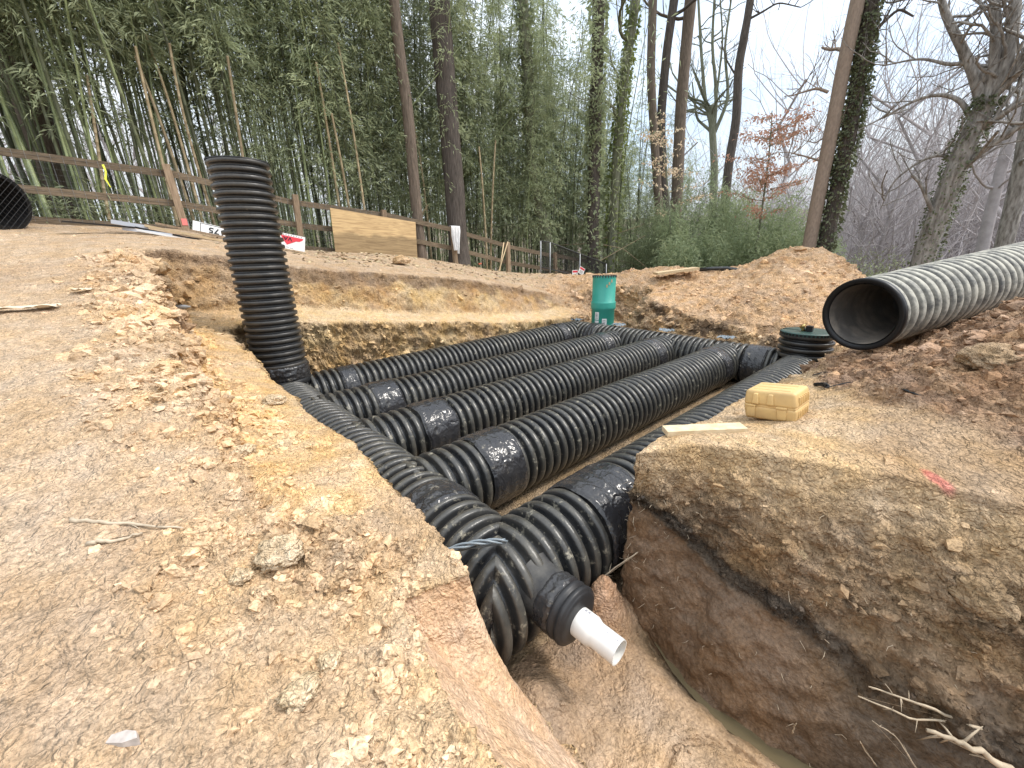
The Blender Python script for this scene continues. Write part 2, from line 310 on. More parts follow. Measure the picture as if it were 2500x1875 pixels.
HBP = [(.84,1.25,-1.39),(.85,1.75,-1.34),(.83,2.1,-1.27),(.83,2.5,-1.21),(.8,3.4,-1.19),(.8,4.4,-1.14),(.78,5.6,-1.0),(.75,7,-.86),(.3,2.0,-1.2),(.3,3,-1.10),(.25,4.1,-1.01),(.24,5.1,-.93),(.22,6.5,-.75),(.22,7.6,-.59),
 (1.1,7,-.82),(1.86,7.6,-.72),(1.8,7,-.93),(3.5,7,-1.13),(3.8,7.6,-1.04),(5.1,7.6,-1.17),(6,7,-1.45),(8.2,7,-1.56),(8.6,7.6,-1.35)]
RIM = [(.44,-2.5),(.44,.3),(.44,.75),(.46,1.15),(.50,1.40),(.84,1.27),(.86,1.75),(.83,2.5),(.80,3.4),(.80,4.4),(.76,5.6),(.72,7.02),(1.1,7.02),(1.8,7.05),(3.5,7.05),(6,7.05),(8.0,7.0),(8.9,7.0),(9.1,5.2),(8.9,3.7),(8.9,2.5),(8.7,1.2),(7.5,1.12),(6.5,1.12),(3.3,1.15),(2.0,1.15),(2.3,.88),(2.45,.45),(2.6,.1),(2.7,-.35),(2.9,-2.5)]
FLR = [(1.0,-2.5),(1.02,.3),(1.04,.6),(1.04,1.0),(1.0,1.25),(.90,1.45),(.90,1.8),(.88,4),(.85,6.95),(1.8,6.97),(8.5,6.9),(8.6,5.2),(8.35,3.7),(8.35,1.3),(2.1,1.22),(1.97,1.16),(1.93,.9),(1.80,.62),(1.77,.34),(1.80,.05),(1.85,-.5),(1.95,-2.5)]
BEN_I = [(.25,1.9),(.22,2.6),(.17,4.1),(.22,5.06),(.2,6.5),(.22,7.6),(1.9,7.6),(3.8,7.6),(5.1,7.55),(8.6,7.5),(9.5,7.0),(9.5,6),(8,5),(3,5),(2,1.9)]
BEN_O = [(.2,1.5),(.1,2.6),(.04,4.1),(.09,5.06),(.09,6.5),(.13,7.9),(.3,8.02),(2,8.02),(4,8.05),(5.8,8.1),(9,8.0),(10,7.0),(10,5.5),(8,4.9),(3,4.9),(2,1.5)]
def sdist(x, y, poly):
    P = np.array(poly, float); d = np.full(len(x), 1e9); ins = np.zeros(len(x), bool)
    for (ax, ay), (bx, by) in zip(P, np.roll(P, -1, 0)):
        ex, ey = bx-ax, by-ay; t = np.clip(((x-ax)*ex+(y-ay)*ey)/(ex*ex+ey*ey), 0, 1)
        d = np.minimum(d, (x-ax-t*ex)**2+(y-ay-t*ey)**2)
        c = (ay > y) != (by > y)
        if ey != 0: ins ^= c & (x < ex*(y-ay)/ey+ax)
    return np.sqrt(d)*np.where(ins, 1, -1)
fH0 = rbf(H0P); fHB = rbf(HBP)
def ramp(x, y, outer, inner):
    do = np.maximum(sdist(x, y, outer), 0); di = np.maximum(-sdist(x, y, inner), 0)
    return do/(do+di+1e-9)
def gauss(x, y, cx, cy, s, sy=None, rot=0):
    c, s_ = math.cos(rot), math.sin(rot); dx, dy = x-cx, y-cy
    u = c*dx+s_*dy; v = -s_*dx+c*dy; return np.exp(-(u/s)**2-(v/(sy or s))**2)
def polyd(x, y, L):
    d = np.full(len(x), 1e9)
    for (ax, ay), (bx, by) in zip(L[:-1], L[1:]):
        ex, ey = bx-ax, by-ay; t = np.clip(((x-ax)*ex+(y-ay)*ey)/(ex*ex+ey*ey), 0, 1)
        d = np.minimum(d, np.hypot(x-ax-t*ex, y-ay-t*ey))
    return d
CHAN = [(1.93,.86),(1.84,.62),(1.80,.36),(1.83,.06),(1.88,-.5),(1.98,-2.0)]
def floor_h(x, y):
    z = np.full(len(x), -2.30)
    z += 0.34*gauss(x, y, 1.78, 1.16, .17, .13) + 0.12*gauss(x, y, 1.1, 1.1, .2) + 0.07*gauss(x, y, 1.25, .35, .3)
    z -= 0.02*gauss(x, y, 1.35, .95, .25)
    z -= 0.10*np.exp(-(polyd(x, y, CHAN)/.075)**2)
    r = np.hypot(x-1.38, y-.20); z += -.04*np.exp(-((r-.28)/.016)**2)+.02*np.exp(-(r/.22)**2)
    return z
def height(x, y, full=False):
    near = (x > -2) & (x < 11) & (y > -4) & (y < 10)
    n3 = np.stack([x, y, 0*x], 1); wob = 0.055
    wx = x.copy(); wy = y.copy()
    if near.any(): wx[near] += wob*fbm(n3[near]*1.5, 3, 5); wy[near] += wob*fbm(n3[near]*1.5, 3, 9)
    z0 = fH0(x, y); zb = fHB(x, y); idx = near
    tb = np.zeros(len(x)); tp = np.zeros(len(x))
    tb[idx] = ramp(wx[idx], wy[idx], BEN_O, BEN_I); tp[idx] = ramp(wx[idx], wy[idx], RIM, FLR)
    # bench is only ever cut down into the ground
    z1 = np.where(tb > 0, z0+np.minimum(zb-z0, 0.05)*(tb**0.85), z0)
    # the trench sides bulge a little
    z = z1+(floor_h(x, y)-z1)*tp
    if full: return z, tb, tp, z0
    return z
def refine(V2, T, L):
    """conforming edge splitting until every 3D edge is shorter than L(distance)"""
    X, Y = V2; Z = height(X, Y)
    for it in range(16):
        E = np.concatenate([T[:, [0, 1]], T[:, [1, 2]], T[:, [2, 0]]]); E.sort(axis=1)
        key = E[:, 0].astype(np.int64)*(1 << 32)+E[:, 1]; uk, inv = np.unique(key, return_inverse=True); inv = inv.ravel()
        a = (uk >> 32).astype(np.int64); b = (uk & 0xffffffff).astype(np.int64)
        ln = np.sqrt((X[a]-X[b])**2+(Y[a]-Y[b])**2+(Z[a]-Z[b])**2)
        mk = ln > L((X[a]+X[b])/2, (Y[a]+Y[b])/2, (Z[a]+Z[b])/2)
        if mk.sum() == 0: break
        mid = np.full(len(uk), -1, np.int64); mid[mk] = len(X)+np.arange(mk.sum())
        mx_, my_ = (X[a[mk]]+X[b[mk]])/2, (Y[a[mk]]+Y[b[mk]])/2
        X = np.concatenate([X, mx_]); Y = np.concatenate([Y, my_]); Z = np.concatenate([Z, height(mx_, my_)])
        n = len(T); m = mid[inv].reshape(3, n).T; mkd = m >= 0; cnt = mkd.sum(1); out = [T[cnt == 0]]
        for k in range(3):       # rotate so that edge k is first
            t = np.roll(T, -k, 1); e = np.roll(m, -k, 1); g = np.roll(mkd, -k, 1)
            s = (cnt == 1) & g[:, 0]; t1, e1 = t[s], e[s]
            out += [np.stack([t1[:, 0], e1[:, 0], t1[:, 2]], 1), np.stack([e1[:, 0], t1[:, 1], t1[:, 2]], 1)]
            s = (cnt == 2) & g[:, 0] & g[:, 1]; t1, e1 = t[s], e[s]
            out += [np.stack([e1[:, 0], t1[:, 1], e1[:, 1]], 1), np.stack([t1[:, 0], e1[:, 0], e1[:, 1]], 1), np.stack([t1[:, 0], e1[:, 1], t1[:, 2]], 1)]
        s = cnt == 3; t1, e1 = T[s], m[s]
        out += [np.stack([t1[:, 0], e1[:, 0], e1[:, 2]], 1), np.stack([e1[:, 0], t1[:, 1], e1[:, 1]], 1), np.stack([e1[:, 2], e1[:, 1], t1[:, 2]], 1), e1]
        T = np.concatenate(out)
    return X, Y, Z, T
def grid(x0, x1, y0, y1, n, m):
    gx = np.linspace(x0, x1, n); gy = np.linspace(y0, y1, m); X, Y = np.meshgrid(gx, gy, indexing='ij'); X = X.ravel(); Y = Y.ravel()
    i = (np.arange(n-1)[:, None]*m+np.arange(m-1)[None]).ravel()
    return (X, Y), np.concatenate([np.stack([i, i+m, i+m+1], 1), np.stack([i, i+m+1, i+1], 1)])
def Lf(x, y, z):
    r = np.sqrt(x*x+y*y+z*z); l = np.maximum(.0078*r, .0155)
    behind = (x*FW[0]+y*FW[1] < -0.6) | (y < -.25*np.abs(x)-1.0) | (x < -.35*np.abs(y)-1.2)
    l = np.where(behind, np.maximum(l*5, .12), l)
    return np.where(r > 17, .03*r, l)
V2, T0 = grid(-380, 420, -380, 420, 41, 41)
def wallpt(px, py, off=.0):
    d = ray(px, py); ts = np.linspace(.6, 24, 2600); q = d[None]*ts[:, None]; hgt = height(q[:, 0], q[:, 1]); k = np.argmax(q[:, 2] < hgt); return q[k]*(1-off/np.linalg.norm(q[k]))
def gp(px, py): return tuple(wallpt(px, py)[:2])
import time; t0_ = time.time(); X, Y, Z, T = refine(V2, T0, Lf); print('refine', time.time()-t0_)
P3 = np.stack([X, Y, Z], 1)
def vnormals(P, T):
    fn = np.cross(P[T[:, 1]]-P[T[:, 0]], P[T[:, 2]]-P[T[:, 0]]); nn = np.zeros_like(P)
    for k in range(3):
        for c in range(3): nn[:, c] += np.bincount(T[:, k], fn[:, c], len(P))
    return nn/(np.linalg.norm(nn, axis=1)[:, None]+1e-12)
NR = vnormals(P3, T)
_, TB, TP, Z0 = height(X, Y, True)
steep = 1-np.clip(NR[:, 2], 0, 1)
# zones
rb = np.maximum(sstep(1.9, 2.05, X)*sstep(1.6, 1.2, Y), sstep(1.45, 1.6, X)*sstep(1.25, 1.15, Y))*sstep(9.5, 8, X)                     # right bank and its cut face
face = rb*np.clip(TP*3, 0, 1)*(TP < .992)
trench = sstep(1.6, 1.3, Y)*(TP > .985)
tleft = sstep(1.6, 1.35, Y)*(X < 1.2)*(TP > .02)*(TP < .97)                     # smooth cut by the shovel
pile = sstep(-.12, .10, sdist(X+.25*fbm(P3*1.8, 3, 3), Y+.18*fbm(P3*2.3, 3, 4), [(6.9, 1.1), (5.5, .98), (4.5, .72), (3.9, .36), (3.3, .02), (2.95, -.42), (2.9, -3), (11, -3), (11, .4)]))*(TP < .03)
mound = sstep(8.2, 9.2, X)*sstep(9.5, 8, Y)*(TP < .5)
ledge = sstep(.5, .9, TB)*(1-np.clip(TP*20, 0, 1))
blk = np.array([wallpt(*q) for q in [(1545, 1215), (1620, 1262), (1700, 1335), (1780, 1420), (1860, 1472), (1960, 1535), (2050, 1605), (2120, 1690)]])
o_k = np.argsort(blk[:, 1]); zline = np.interp(Y, blk[o_k, 1], blk[o_k, 2])+.05*fbm(P3*2.2, 3, 44)
flow = face*sstep(.02, -.08, Z-zline)            # smooth wet clay below the black seam
fseam = face*np.exp(-((Z-zline-.02)/.055)**2)
wall = (TP > .02)*(TP < .985)*(1-rb)*(1-tleft)
uwall = (TB > .02)*(TB < .93)*(TP < .02)
lipd = sdist(X, Y, RIM)
crumb_zone = np.exp(-((polyd(X, Y, [(.05,7.5),(.0,5),(.05,3.6),(.15,2.6),(.2,1.9),(.35,1.4),(.3,.9),(.35,.3)])-.05)/.36)**2)*(X < .85)*(.35+.65*sstep(-.25, .2, fbm(P3*1.7, 3, 14)))
wood = sstep(11.9, 12.6, Y+.35*fbm(P3*.8, 3, 8))
wood = np.maximum(wood, sstep(12.6, 14.0, np.hypot(X, Y)+(X > 9)*-.2)*(Y < 11.9)*sstep(.2, -1.2, Z)*(X > 12.9))
wood = np.clip(wood+(np.hypot(X, Y) > 17), 0, 1)
dist = np.hypot(X, Y)
amp = .009+.020*crumb_zone+.022*wall+.022*uwall+.024*(face-flow)+.005*flow+.012*fseam+.030*pile+.035*mound+.006*trench+.004*ledge+.03*(steep > .2)*(dist > 5)
amp = np.where(tleft > 0, .005, amp)*(1+.25*np.clip(dist/12-1, 0, 2))
big = fbm(P3*3.3, 3, 21); med = fbm(P3*9.0, 4, 33, .55); rid = fbm(P3*np.array([4.2, 4.2, 6.0]), 4, 41, .55, ridged=True)
fine = fbm(P3*34.0, 3, 55, .6)
clump = sstep(.05, .45, fbm(P3*16.0, 2, 61))
disp = amp*(1.1*big+1.3*med+.9*np.where(face+wall+pile+mound > .3, rid, .3*rid)+.55*fine)+amp*.9*clump*(crumb_zone+pile+mound*.7+face*.5+wall*.3)
# bedding layers in the right-hand cut face and tool scrapes
disp += flow*.007*np.sin((Z+.45*(X+1.2*Y)+.10*med)*34)
crk = fbm(P3*np.array([7, 7, 11.0]), 4, 141, .6, ridged=True); disp += (face-flow)*.030*sstep(.25, .75, crk)-(face-flow)*.045*sstep(.30, .62, -fbm(P3*np.array([4, 4, 8.0]), 3, 151, .6))
st_ = fbm(np.stack([X*2.2+Y*.8, Y*8-X*2.0, Z*3], 1), 4, 161, .6, ridged=True); flatleft = (X < .9)*(TP < .02)*(Y < 11); disp += flatleft*(.007+.014*crumb_zone)*st_+flatleft*crumb_zone*.028*sstep(.1, .5, fbm(P3*13, 3, 201))
disp -= flatleft*crumb_zone*.03*sstep(.35, .6, fbm(P3*6.5, 3, 171)); disp += uwall*.05*fbm(np.stack([X*1.6+Z*2.2, Y*1.6, Z*2.5-X*.9], 1), 3, 181)
disp += tleft*.004*np.sin((X*.5+Y*.9+.02*med)*60)
P3 = P3+NR*disp[:, None]
# overhanging crusted lip round the cut edges
# colours (what the soil is, not how it is lit); alpha = dryness
cL = np.array([.455, .335, .215]); cLedge = np.array([.56, .37, .17]); cWall = np.array([.40, .275, .135]); cTop = np.array([.26, .175, .105])
cRB = np.array([.50, .36, .205]); cFace = np.array([.255, .165, .092]); cBlack = np.array([.045, .040, .034]); cPile = np.array([.26, .165, .10]); cMound = np.array([.50, .335, .19])
cTr = np.array([.31, .22, .14]); cRedClay = np.array([.28, .15, .075]); cCut = np.array([.50, .345, .215]); cLitter = np.array([.15, .115, .08]); cPale = np.array([.58, .45, .27])
def lerp(c, d, t): return c+(d-c)*np.clip(t, 0, 1)[:, None]
col = np.tile(cL, (len(X), 1)); nA = fbm(P3*1.1, 4, 71); nB = fbm(P3*4.0, 4, 81)
col = lerp(col, np.array([.40, .285, .18]), sstep(-.1, .4, nA)*.8)
col = lerp(col, np.array([.50, .355, .20]), crumb_zone*.7+.5*sstep(-.5, 1.0, X+.2*nA)*sstep(3.0, 1.5, Y))
col = lerp(col, cLedge, ledge*(.75+.4*nB)*sstep(1.2, 2.4, Y+.6*nB))
col = lerp(col, cPale, .5*ledge*sstep(.1, .5, nB)); col = lerp(col, cPale, .55*sstep(6.9, 7.2, Y)*(Y < 7.7)*(TB > .9)*(TP < .1)*sstep(.9, 1.6, X))
wz = (Z0-P3[:, 2])      # depth below the original ground
bk = sstep(7.3, 7.8, Y)
col = lerp(col, lerp(np.tile(np.array([.50, .36, .18]), (len(X), 1)), np.array([.38, .24, .115]), sstep(-.15, .3, nA)), uwall*.95*bk)
col = lerp(col, np.array([.44, .31, .18]), uwall*(1-bk)*.8); col = lerp(col, np.array([.27, .18, .11]), uwall*(1-bk)*sstep(.1, .4, nB)*.7*sstep(2.2, 3.2, Y))
col = lerp(col, np.array([.36, .235, .125]), uwall*bk*sstep(2.6, 1.2, X+.5*nA)*.8)
col = lerp(col, cTop*.85, np.clip(uwall*bk*sstep(.26, .12, wz+.22*nB)+.7*(TB < .03)*sstep(.10, .02, np.abs(sdist(X, Y, BEN_O)))*sstep(-.2, .2, nB)*(Y > 7.5), 0, 1)*.85)
col = lerp(col, cWall, wall); col = lerp(col, np.array([.50, .38, .20]), wall*sstep(0, .35, nA)*.7); col = lerp(col, np.array([.25, .17, .10]), wall*sstep(.1, .5, nB)*.55)
col = lerp(col, cMound, mound); col = lerp(col, np.array([.38, .25, .15]), mound*sstep(0, .4, nB)*.6)
lip = sstep(8.3, 8.7, X)*sstep(9.4, 8.9, X)*(Y < 6.6); col = lerp(col, np.array([.12, .085, .055]), lip*sstep(-.05, .25, nB+.3*nA)*.8)
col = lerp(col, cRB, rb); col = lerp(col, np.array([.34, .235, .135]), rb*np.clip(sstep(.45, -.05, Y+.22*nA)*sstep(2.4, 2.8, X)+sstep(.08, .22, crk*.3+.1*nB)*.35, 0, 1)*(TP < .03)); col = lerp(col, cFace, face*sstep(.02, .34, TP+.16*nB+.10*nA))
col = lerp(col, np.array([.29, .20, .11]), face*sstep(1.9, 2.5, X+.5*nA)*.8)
col = lerp(col, np.array([.15, .105, .065]), (face-flow)*sstep(.05, .4, fbm(P3*np.array([3, 3, 7.]), 4, 191))*.7)
col = lerp(col, np.array([.175, .115, .070]), flow*.95)
col = lerp(col, np.array([.12, .08, .05]), flow*sstep(.0, .35, nB)*.6)
col = lerp(col, cBlack, np.clip(fseam*1.5, 0, 1)*sstep(-.5, .0, nB+.8*rid)*.85)
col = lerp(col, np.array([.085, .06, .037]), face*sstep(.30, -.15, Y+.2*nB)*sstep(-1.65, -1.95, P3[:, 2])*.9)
col = lerp(col, cPile, pile); col = lerp(col, np.array([.37, .25, .15]), pile*sstep(.05, .4, nB)*.6)
col = lerp(col, cTr, trench); col = lerp(col, np.array([.23, .16, .095]), trench*sstep(0, .35, nB)*.7); col = lerp(col, np.array([.44, .32, .20]), trench*gauss(X, Y, 1.2, .45, .35)*.8)
col = lerp(col, np.array([.42, .24, .13]), trench*gauss(X, Y, 1.78, 1.16, .18, .13)*.9)
col = lerp(col, np.array([.17, .12, .07]), (TP > .985)*sstep(.18, .05, polyd(X, Y, CHAN))*(Y < 1.1)*.8)
col = lerp(col, cCut, tleft); col = lerp(col, np.array([.42, .27, .16]), tleft*sstep(.1, .5, nB)*.45)
col = lerp(col, np.array([.30, .22, .13]), (TP > .985)*(Y > 1.3)*.9)
col = lerp(col, cLitter, wood)
col = lerp(col, np.array([.40, .32, .23]), sstep(10.6, 11.6, Y)*(1-wood)*sstep(0, .3, nB)*.8*(dist < 17))
rp_ = wallpt(2292, 1172); red = gauss(X, Y, rp_[0], rp_[1], .09, .04, .9)*(np.abs(Z-rp_[2]) < .2); col = lerp(col, np.array([.50, .17, .13]), sstep(.35, .7, red+.25*nB)*.9)
dry = 1-.25*face-.55*flow-.5*face*sstep(.3, -.1, Y)*sstep(-1.6, -1.9, P3[:, 2])-.5*(TP > .985)*sstep(.25, .08, polyd(X, Y, CHAN))*(Y < 1.1)-.42*trench-.4*tleft-.22*flatleft*(1-np.clip(crumb_zone*2, 0, 1))
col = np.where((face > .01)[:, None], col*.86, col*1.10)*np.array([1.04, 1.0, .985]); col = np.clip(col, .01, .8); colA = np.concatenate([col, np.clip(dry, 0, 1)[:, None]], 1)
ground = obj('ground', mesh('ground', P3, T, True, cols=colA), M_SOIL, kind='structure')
print('cols', time.time()-t0_, 'terrain verts', len(P3), 'tris', len(T))
NR2 = vnormals(P3, T)
_cell = {}
def ground_z(x, y):
    if y > 10 or x > 11: return float(fH0(np.array([x], float), np.array([y], float))[0])
    return float(height(np.array([x], float), np.array([y], float))[0])

# murky water standing in the channel at the foot of the right-hand face
wp = np.array([(1.93,.86),(1.86,.68),(1.815,.5),(1.80,.36),(1.81,.2),(1.83,.06),(1.855,-.25),(1.88,-.5),(1.98,-2.0)]); t_ = np.gradient(wp, axis=0); t_ /= np.linalg.norm(t_, axis=1)[:, None]
nrm = np.stack([-t_[:, 1], t_[:, 0]], 1); Wd = np.array([.01, .04, .055, .06, .06, .06, .065, .07, .07])[:, None]
wv = np.concatenate([wp-nrm*Wd, wp+nrm*Wd]); wv = np.concatenate([wv, np.full((len(wv), 1), -2.345)], 1); k = len(wp); i = np.arange(k-1)
M_WATER = mat('murky_water', (.135, .105, .058), 0.08, var=.2, scale=4, spec=.5)
obj('water', mesh('water', wv, np.stack([i, i+k, i+k+1, i+1], 1)), M_WATER, kind='structure')

# loose soil clods: real little lumps, more of them where the ground was broken up
OCV = np.array([(1,0,0),(-1,0,0),(0,1,0),(0,-1,0),(0,0,1),(0,0,-1)], float); OCF = np.array([(0,2,4),(2,1,4),(1,3,4),(3,0,4),(2,0,5),(1,2,5),(3,1,5),(0,3,5)])
g = (1+5**.5)/2
ICV = np.array([(-1,g,0),(1,g,0),(-1,-g,0),(1,-g,0),(0,-1,g),(0,1,g),(0,-1,-g),(0,1,-g),(g,0,-1),(g,0,1),(-g,0,-1),(-g,0,1)], float); ICV /= np.linalg.norm(ICV[0])
ICF = np.array([(0,11,5),(0,5,1),(0,1,7),(0,7,10),(0,10,11),(1,5,9),(5,11,4),(11,10,2),(10,7,6),(7,1,8),(3,9,4),(3,4,2),(3,2,6),(3,6,8),(3,8,9),(4,9,5),(2,4,11),(6,2,10),(8,6,7),(9,8,1)])
def scatter_lumps(name, n, weight, smin, smax, colfn, material, sizepow=2.4, flat=.65, seed=1, sink=.25, small=False):
    BV, BF = (OCV, OCF) if small else (ICV, ICF); nb = len(BV)
    r = np.random.RandomState(seed)
    area = np.linalg.norm(np.cross(P3[T[:, 1]]-P3[T[:, 0]], P3[T[:, 2]]-P3[T[:, 0]]), axis=1)/2
    ctr = P3[T].mean(1); w = weight(ctr, T)*area
    w = w*(ctr@FW > 0.3); w /= w.sum(); f = r.choice(len(T), n, p=w)
    a = r.rand(n, 2); s = a.sum(1) > 1; a[s] = 1-a[s]
    p = P3[T[f, 0]]+a[:, :1]*(P3[T[f, 1]]-P3[T[f, 0]])+a[:, 1:]*(P3[T[f, 2]]-P3[T[f, 0]])
    sz = smin*(1-r.rand(n)*(1-(smin/smax)**sizepow))**(-1/sizepow); sz *= np.clip(np.linalg.norm(p, axis=1)/3.0, .75, 2.2)
    q = r.randn(n, 4); q /= np.linalg.norm(q, axis=1)[:, None]; a_, b_, c_, d_ = q.T
    R = np.stack([1-2*(c_*c_+d_*d_), 2*(b_*c_-a_*d_), 2*(b_*d_+a_*c_), 2*(b_*c_+a_*d_), 1-2*(b_*b_+d_*d_), 2*(c_*d_-a_*b_), 2*(b_*d_-a_*c_), 2*(c_*d_+a_*b_), 1-2*(b_*b_+c_*c_)], 1).reshape(n, 3, 3)
    L = BV[None]*(1+.35*r.randn(n, nb, 1)).clip(.5, 1.6)*(.7+.6*r.rand(n, 1, 3)); L = np.einsum('nij,nkj->nki', R, L)
    L[:, :, 2] *= flat; nn = NR2[T[f, 0]]
    V = (p-nn*(sz*sink)[:, None])[:, None]+L*sz[:, None, None]
    F = (BF[None]+nb*np.arange(n)[:, None, None]).reshape(-1, 3)
    c = colfn(f, r, n); cc = np.repeat(np.concatenate([c, np.ones((n, 1))], 1), nb, 0)
    return obj(name, mesh(name, V.reshape(-1, 3), F, False, cols=cc), material, kind='stuff')
def zone_w(f): return lambda c, T_: f[T_[:, 0]]
near_fade = 1/(1+(dist/3.0)**1.6)
flatw = np.where(tleft > .1, .03, 1.0)*(1-.9*(TP > .985)*(Y > 1.3))*(dist < 14)*np.clip((steep < .75)+.8*(face-flow)+.35*wall, 0, 1)*(1-.9*flow)
wclod = (near_fade*(.13+2.4*crumb_zone+.35*(X < .5)*sstep(-.2, .5, X)*(Y < 2.5)+1.0*trench*.4+.25*face+.5*(steep > .3)*wall+1.2*(face-flow))+.35*pile+.16*mound+.05*uwall)*flatw
def soilcol(f, r, n):
    c = col[T[f, 0]]*(0.85+.4*r.rand(n, 1)); pale = r.rand(n) < .05; c[pale] = c[pale]*1.15+.04; return np.clip(c, .02, .8)
o = scatter_lumps('soil_crumbs', 95000, zone_w(wclod), .0045, .024, soilcol, M_CLOD, 2.6, .75, seed=3, small=True)
tag(o, 'loose soil crumbs and small clods strewn over the dug ground', 'soil crumbs')
wbig = (2.0*crumb_zone*near_fade+.7*(face-flow)*near_fade+.04*uwall+.8*pile*(dist < 9)+.15*mound+.3*wall*(steep > .4)+.25*(np.abs(lipd+.12) < .1)*(X > 2)*(Y < 1.3))*flatw
o = scatter_lumps('broken_crust', 5200, zone_w(np.clip(crumb_zone-.1, 0, 1)*np.clip(near_fade*1.6, 0, 1)*(TP < .02)*sstep(-.1, .3, med)), .012, .046, soilcol, M_CLOD, 1.9, .8, seed=8, sink=.12)
tag(o, 'broken crust lumps piled along the crumbling edge on the left', 'soil lumps')
o = scatter_lumps('soil_clods', 11000, zone_w(wbig), .012, .052, soilcol, M_CLOD, 2.0, .75, seed=4, sink=.35)
tag(o, 'fist sized dirt clods along the broken edges of the dig', 'dirt clods')

# ------------------------------------------------------------------ corrugated pipes
R0 = 0.355; ZA = -1.948; PITCHR = 0.112; HX0, HX1 = 1.256, 7.857
PY = [6.36, 5.143, 3.954, 2.764, 1.575]
PROF = [(0, 0), (.035, .42), (.08, .80), (.17, .96), (.34, 1.0), (.51, .96), (.60, .80), (.645, .42), (.68, 0), (.84, -.02)]
_crest = [None]
def corr(a, b, R=R0, pitch=PITCHR, depth=.066, n=72, start=0.0, smoothends=0, wob=.0035, seed=0):
    a = np.array(a, float); b = np.array(b, float); d = b-a; L = np.linalg.norm(d); d /= L
    ref = np.array([0, 0, 1.]) if abs(d[2]) < .8 else np.array([1., 0, 0])
    A = np.cross(d, ref); A /= np.linalg.norm(A); B = np.cross(A, d)
    k = int(L/pitch)+2; s = np.array([(i+p[0])*pitch-start for i in range(k) for p in PROF]); h = np.array([p[1] for i in range(k) for p in PROF])
    ok = (s >= 0) & (s <= L); s = s[ok]; h = h[ok]; s = np.concatenate([[0], s, [L]]); h = np.concatenate([[h[0]], h, [h[-1]]])
    if smoothends: h = np.where((s < smoothends), .95, h)
    th = np.linspace(0, 2*np.pi, n, endpoint=False)
    P = a+s[:, None]*d; r = R-depth*(1-h)
    q = np.stack([np.repeat(s*1.7, n), np.tile(np.cos(th)*1.2, len(s)), np.tile(np.sin(th)*1.2, len(s))+seed*9], 1)
    rr = np.repeat(r, n)+wob*fbm(q*1.3, 2, 91+seed)
    V = np.repeat(P, n, 0)+rr[:, None]*(np.tile(np.cos(th), len(s))[:, None]*A+np.tile(np.sin(th), len(s))[:, None]*B)
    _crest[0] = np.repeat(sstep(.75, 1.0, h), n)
    i = np.arange(len(s)-1)[:, None]*n; j = np.arange(n)[None]; k2 = (j+1) % n
    return V, np.stack([i+j, i+k2, i+n+k2, i+n+j], -1).reshape(-1, 4)
def cut(me, cuts):
    bm = bmesh.new(); bm.from_mesh(me)
    for co, no in cuts:
        bmesh.ops.bisect_plane(bm, geom=bm.verts[:]+bm.edges[:]+bm.faces[:], plane_co=co, plane_no=no, clear_outer=True)
    bm.to_mesh(me); bm.free()
    me.polygons.foreach_set('use_smooth', np.full(len(me.polygons), True, bool)); return me
def tape(a, b, R=R0, seed=0, n=180, crinkle=.011, ridge=True, parent=None, name='tape_wrap', m=None, thick=.004, ends=.02, label=None):
    """crumpled black film wound round a pipe joint"""
    a = np.array(a, float); b = np.array(b, float); d = b-a; L = np.linalg.norm(d); d /= L
    ref = np.array([0, 0, 1.]) if abs(d[2]) < .8 else np.array([1., 0, 0])
    A = np.cross(d, ref); A /= np.linalg.norm(A); B = np.cross(A, d)
    k = max(int(L/.0075), 6); s = np.linspace(0, L, k); th = np.linspace(0, 2*np.pi, n, endpoint=False)
    S_, TH = np.meshgrid(s, th, indexing='ij'); S_ = S_.ravel(); TH = TH.ravel()
    q = np.stack([S_*11.0+2*TH, np.cos(TH)*R*13, np.sin(TH)*R*13+seed*13], 1)
    w = fbm(q, 4, 300+seed, .6, ridged=True)+.6*fbm(q*np.array([.6, 1.6, 1.6])*1.5, 3, 340+seed, .55, ridged=True)
    sag = .0025*np.cos(S_/PITCHR*2*np.pi)
    rr = R+.010+crinkle*w+sag-.022*np.exp(-(S_/.02)**2)-.022*np.exp(-((L-S_)/.02)**2)
    e = (fbm(np.stack([np.cos(TH)*2, np.sin(TH)*2, TH*0+seed], 1), 3, 7+seed))*ends
    s2 = S_+e*(1-2*S_/L)*-1
    V = a+s2[:, None]*d+rr[:, None]*(np.cos(TH)[:, None]*A+np.sin(TH)[:, None]*B)
    i = np.arange(k-1)[:, None]*n; j = np.arange(n)[None]; k2 = (j+1) % n
    F = np.stack([i+j, i+k2, i+n+k2, i+n+j], -1).reshape(-1, 4)
    V = V-origin(parent) if parent is not None else V
    return obj(name, mesh(name, V, F, True), m or M_TAPE, parent, **({'label': label} if label else {}))
def tubepart(name, V, F, m, parent, cuts=None, **kw):
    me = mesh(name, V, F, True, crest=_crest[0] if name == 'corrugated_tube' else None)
    if cuts: cut(me, cuts)
    o = obj(name, me, m, parent, **kw)
    if parent is not None: o.data.transform(Matrix.Translation(-Vector(origin(parent))))
    return o
GP = 'parallel storage pipes laid across the pit'
tape_near = [(1.98, 2.24), (1.96, 2.34), (1.98, 2.40), (1.92, 2.34), (1.98, 2.50)]
tape_far = [(7.05, 7.32), (7.02, 7.30), (6.98, 7.26), (6.98, 7.28), None]
pl = ['black corrugated pipe farthest back, running below the yellow clay wall', 'black corrugated pipe second from the back clay wall', 'middle one of the five parallel black corrugated pipes',
      'widest looking black corrugated pipe, fully exposed with bare sand along its right side', 'black corrugated pipe partly hidden by the right bank with the yellow case']
SQ = math.sqrt(.5); pipes = []
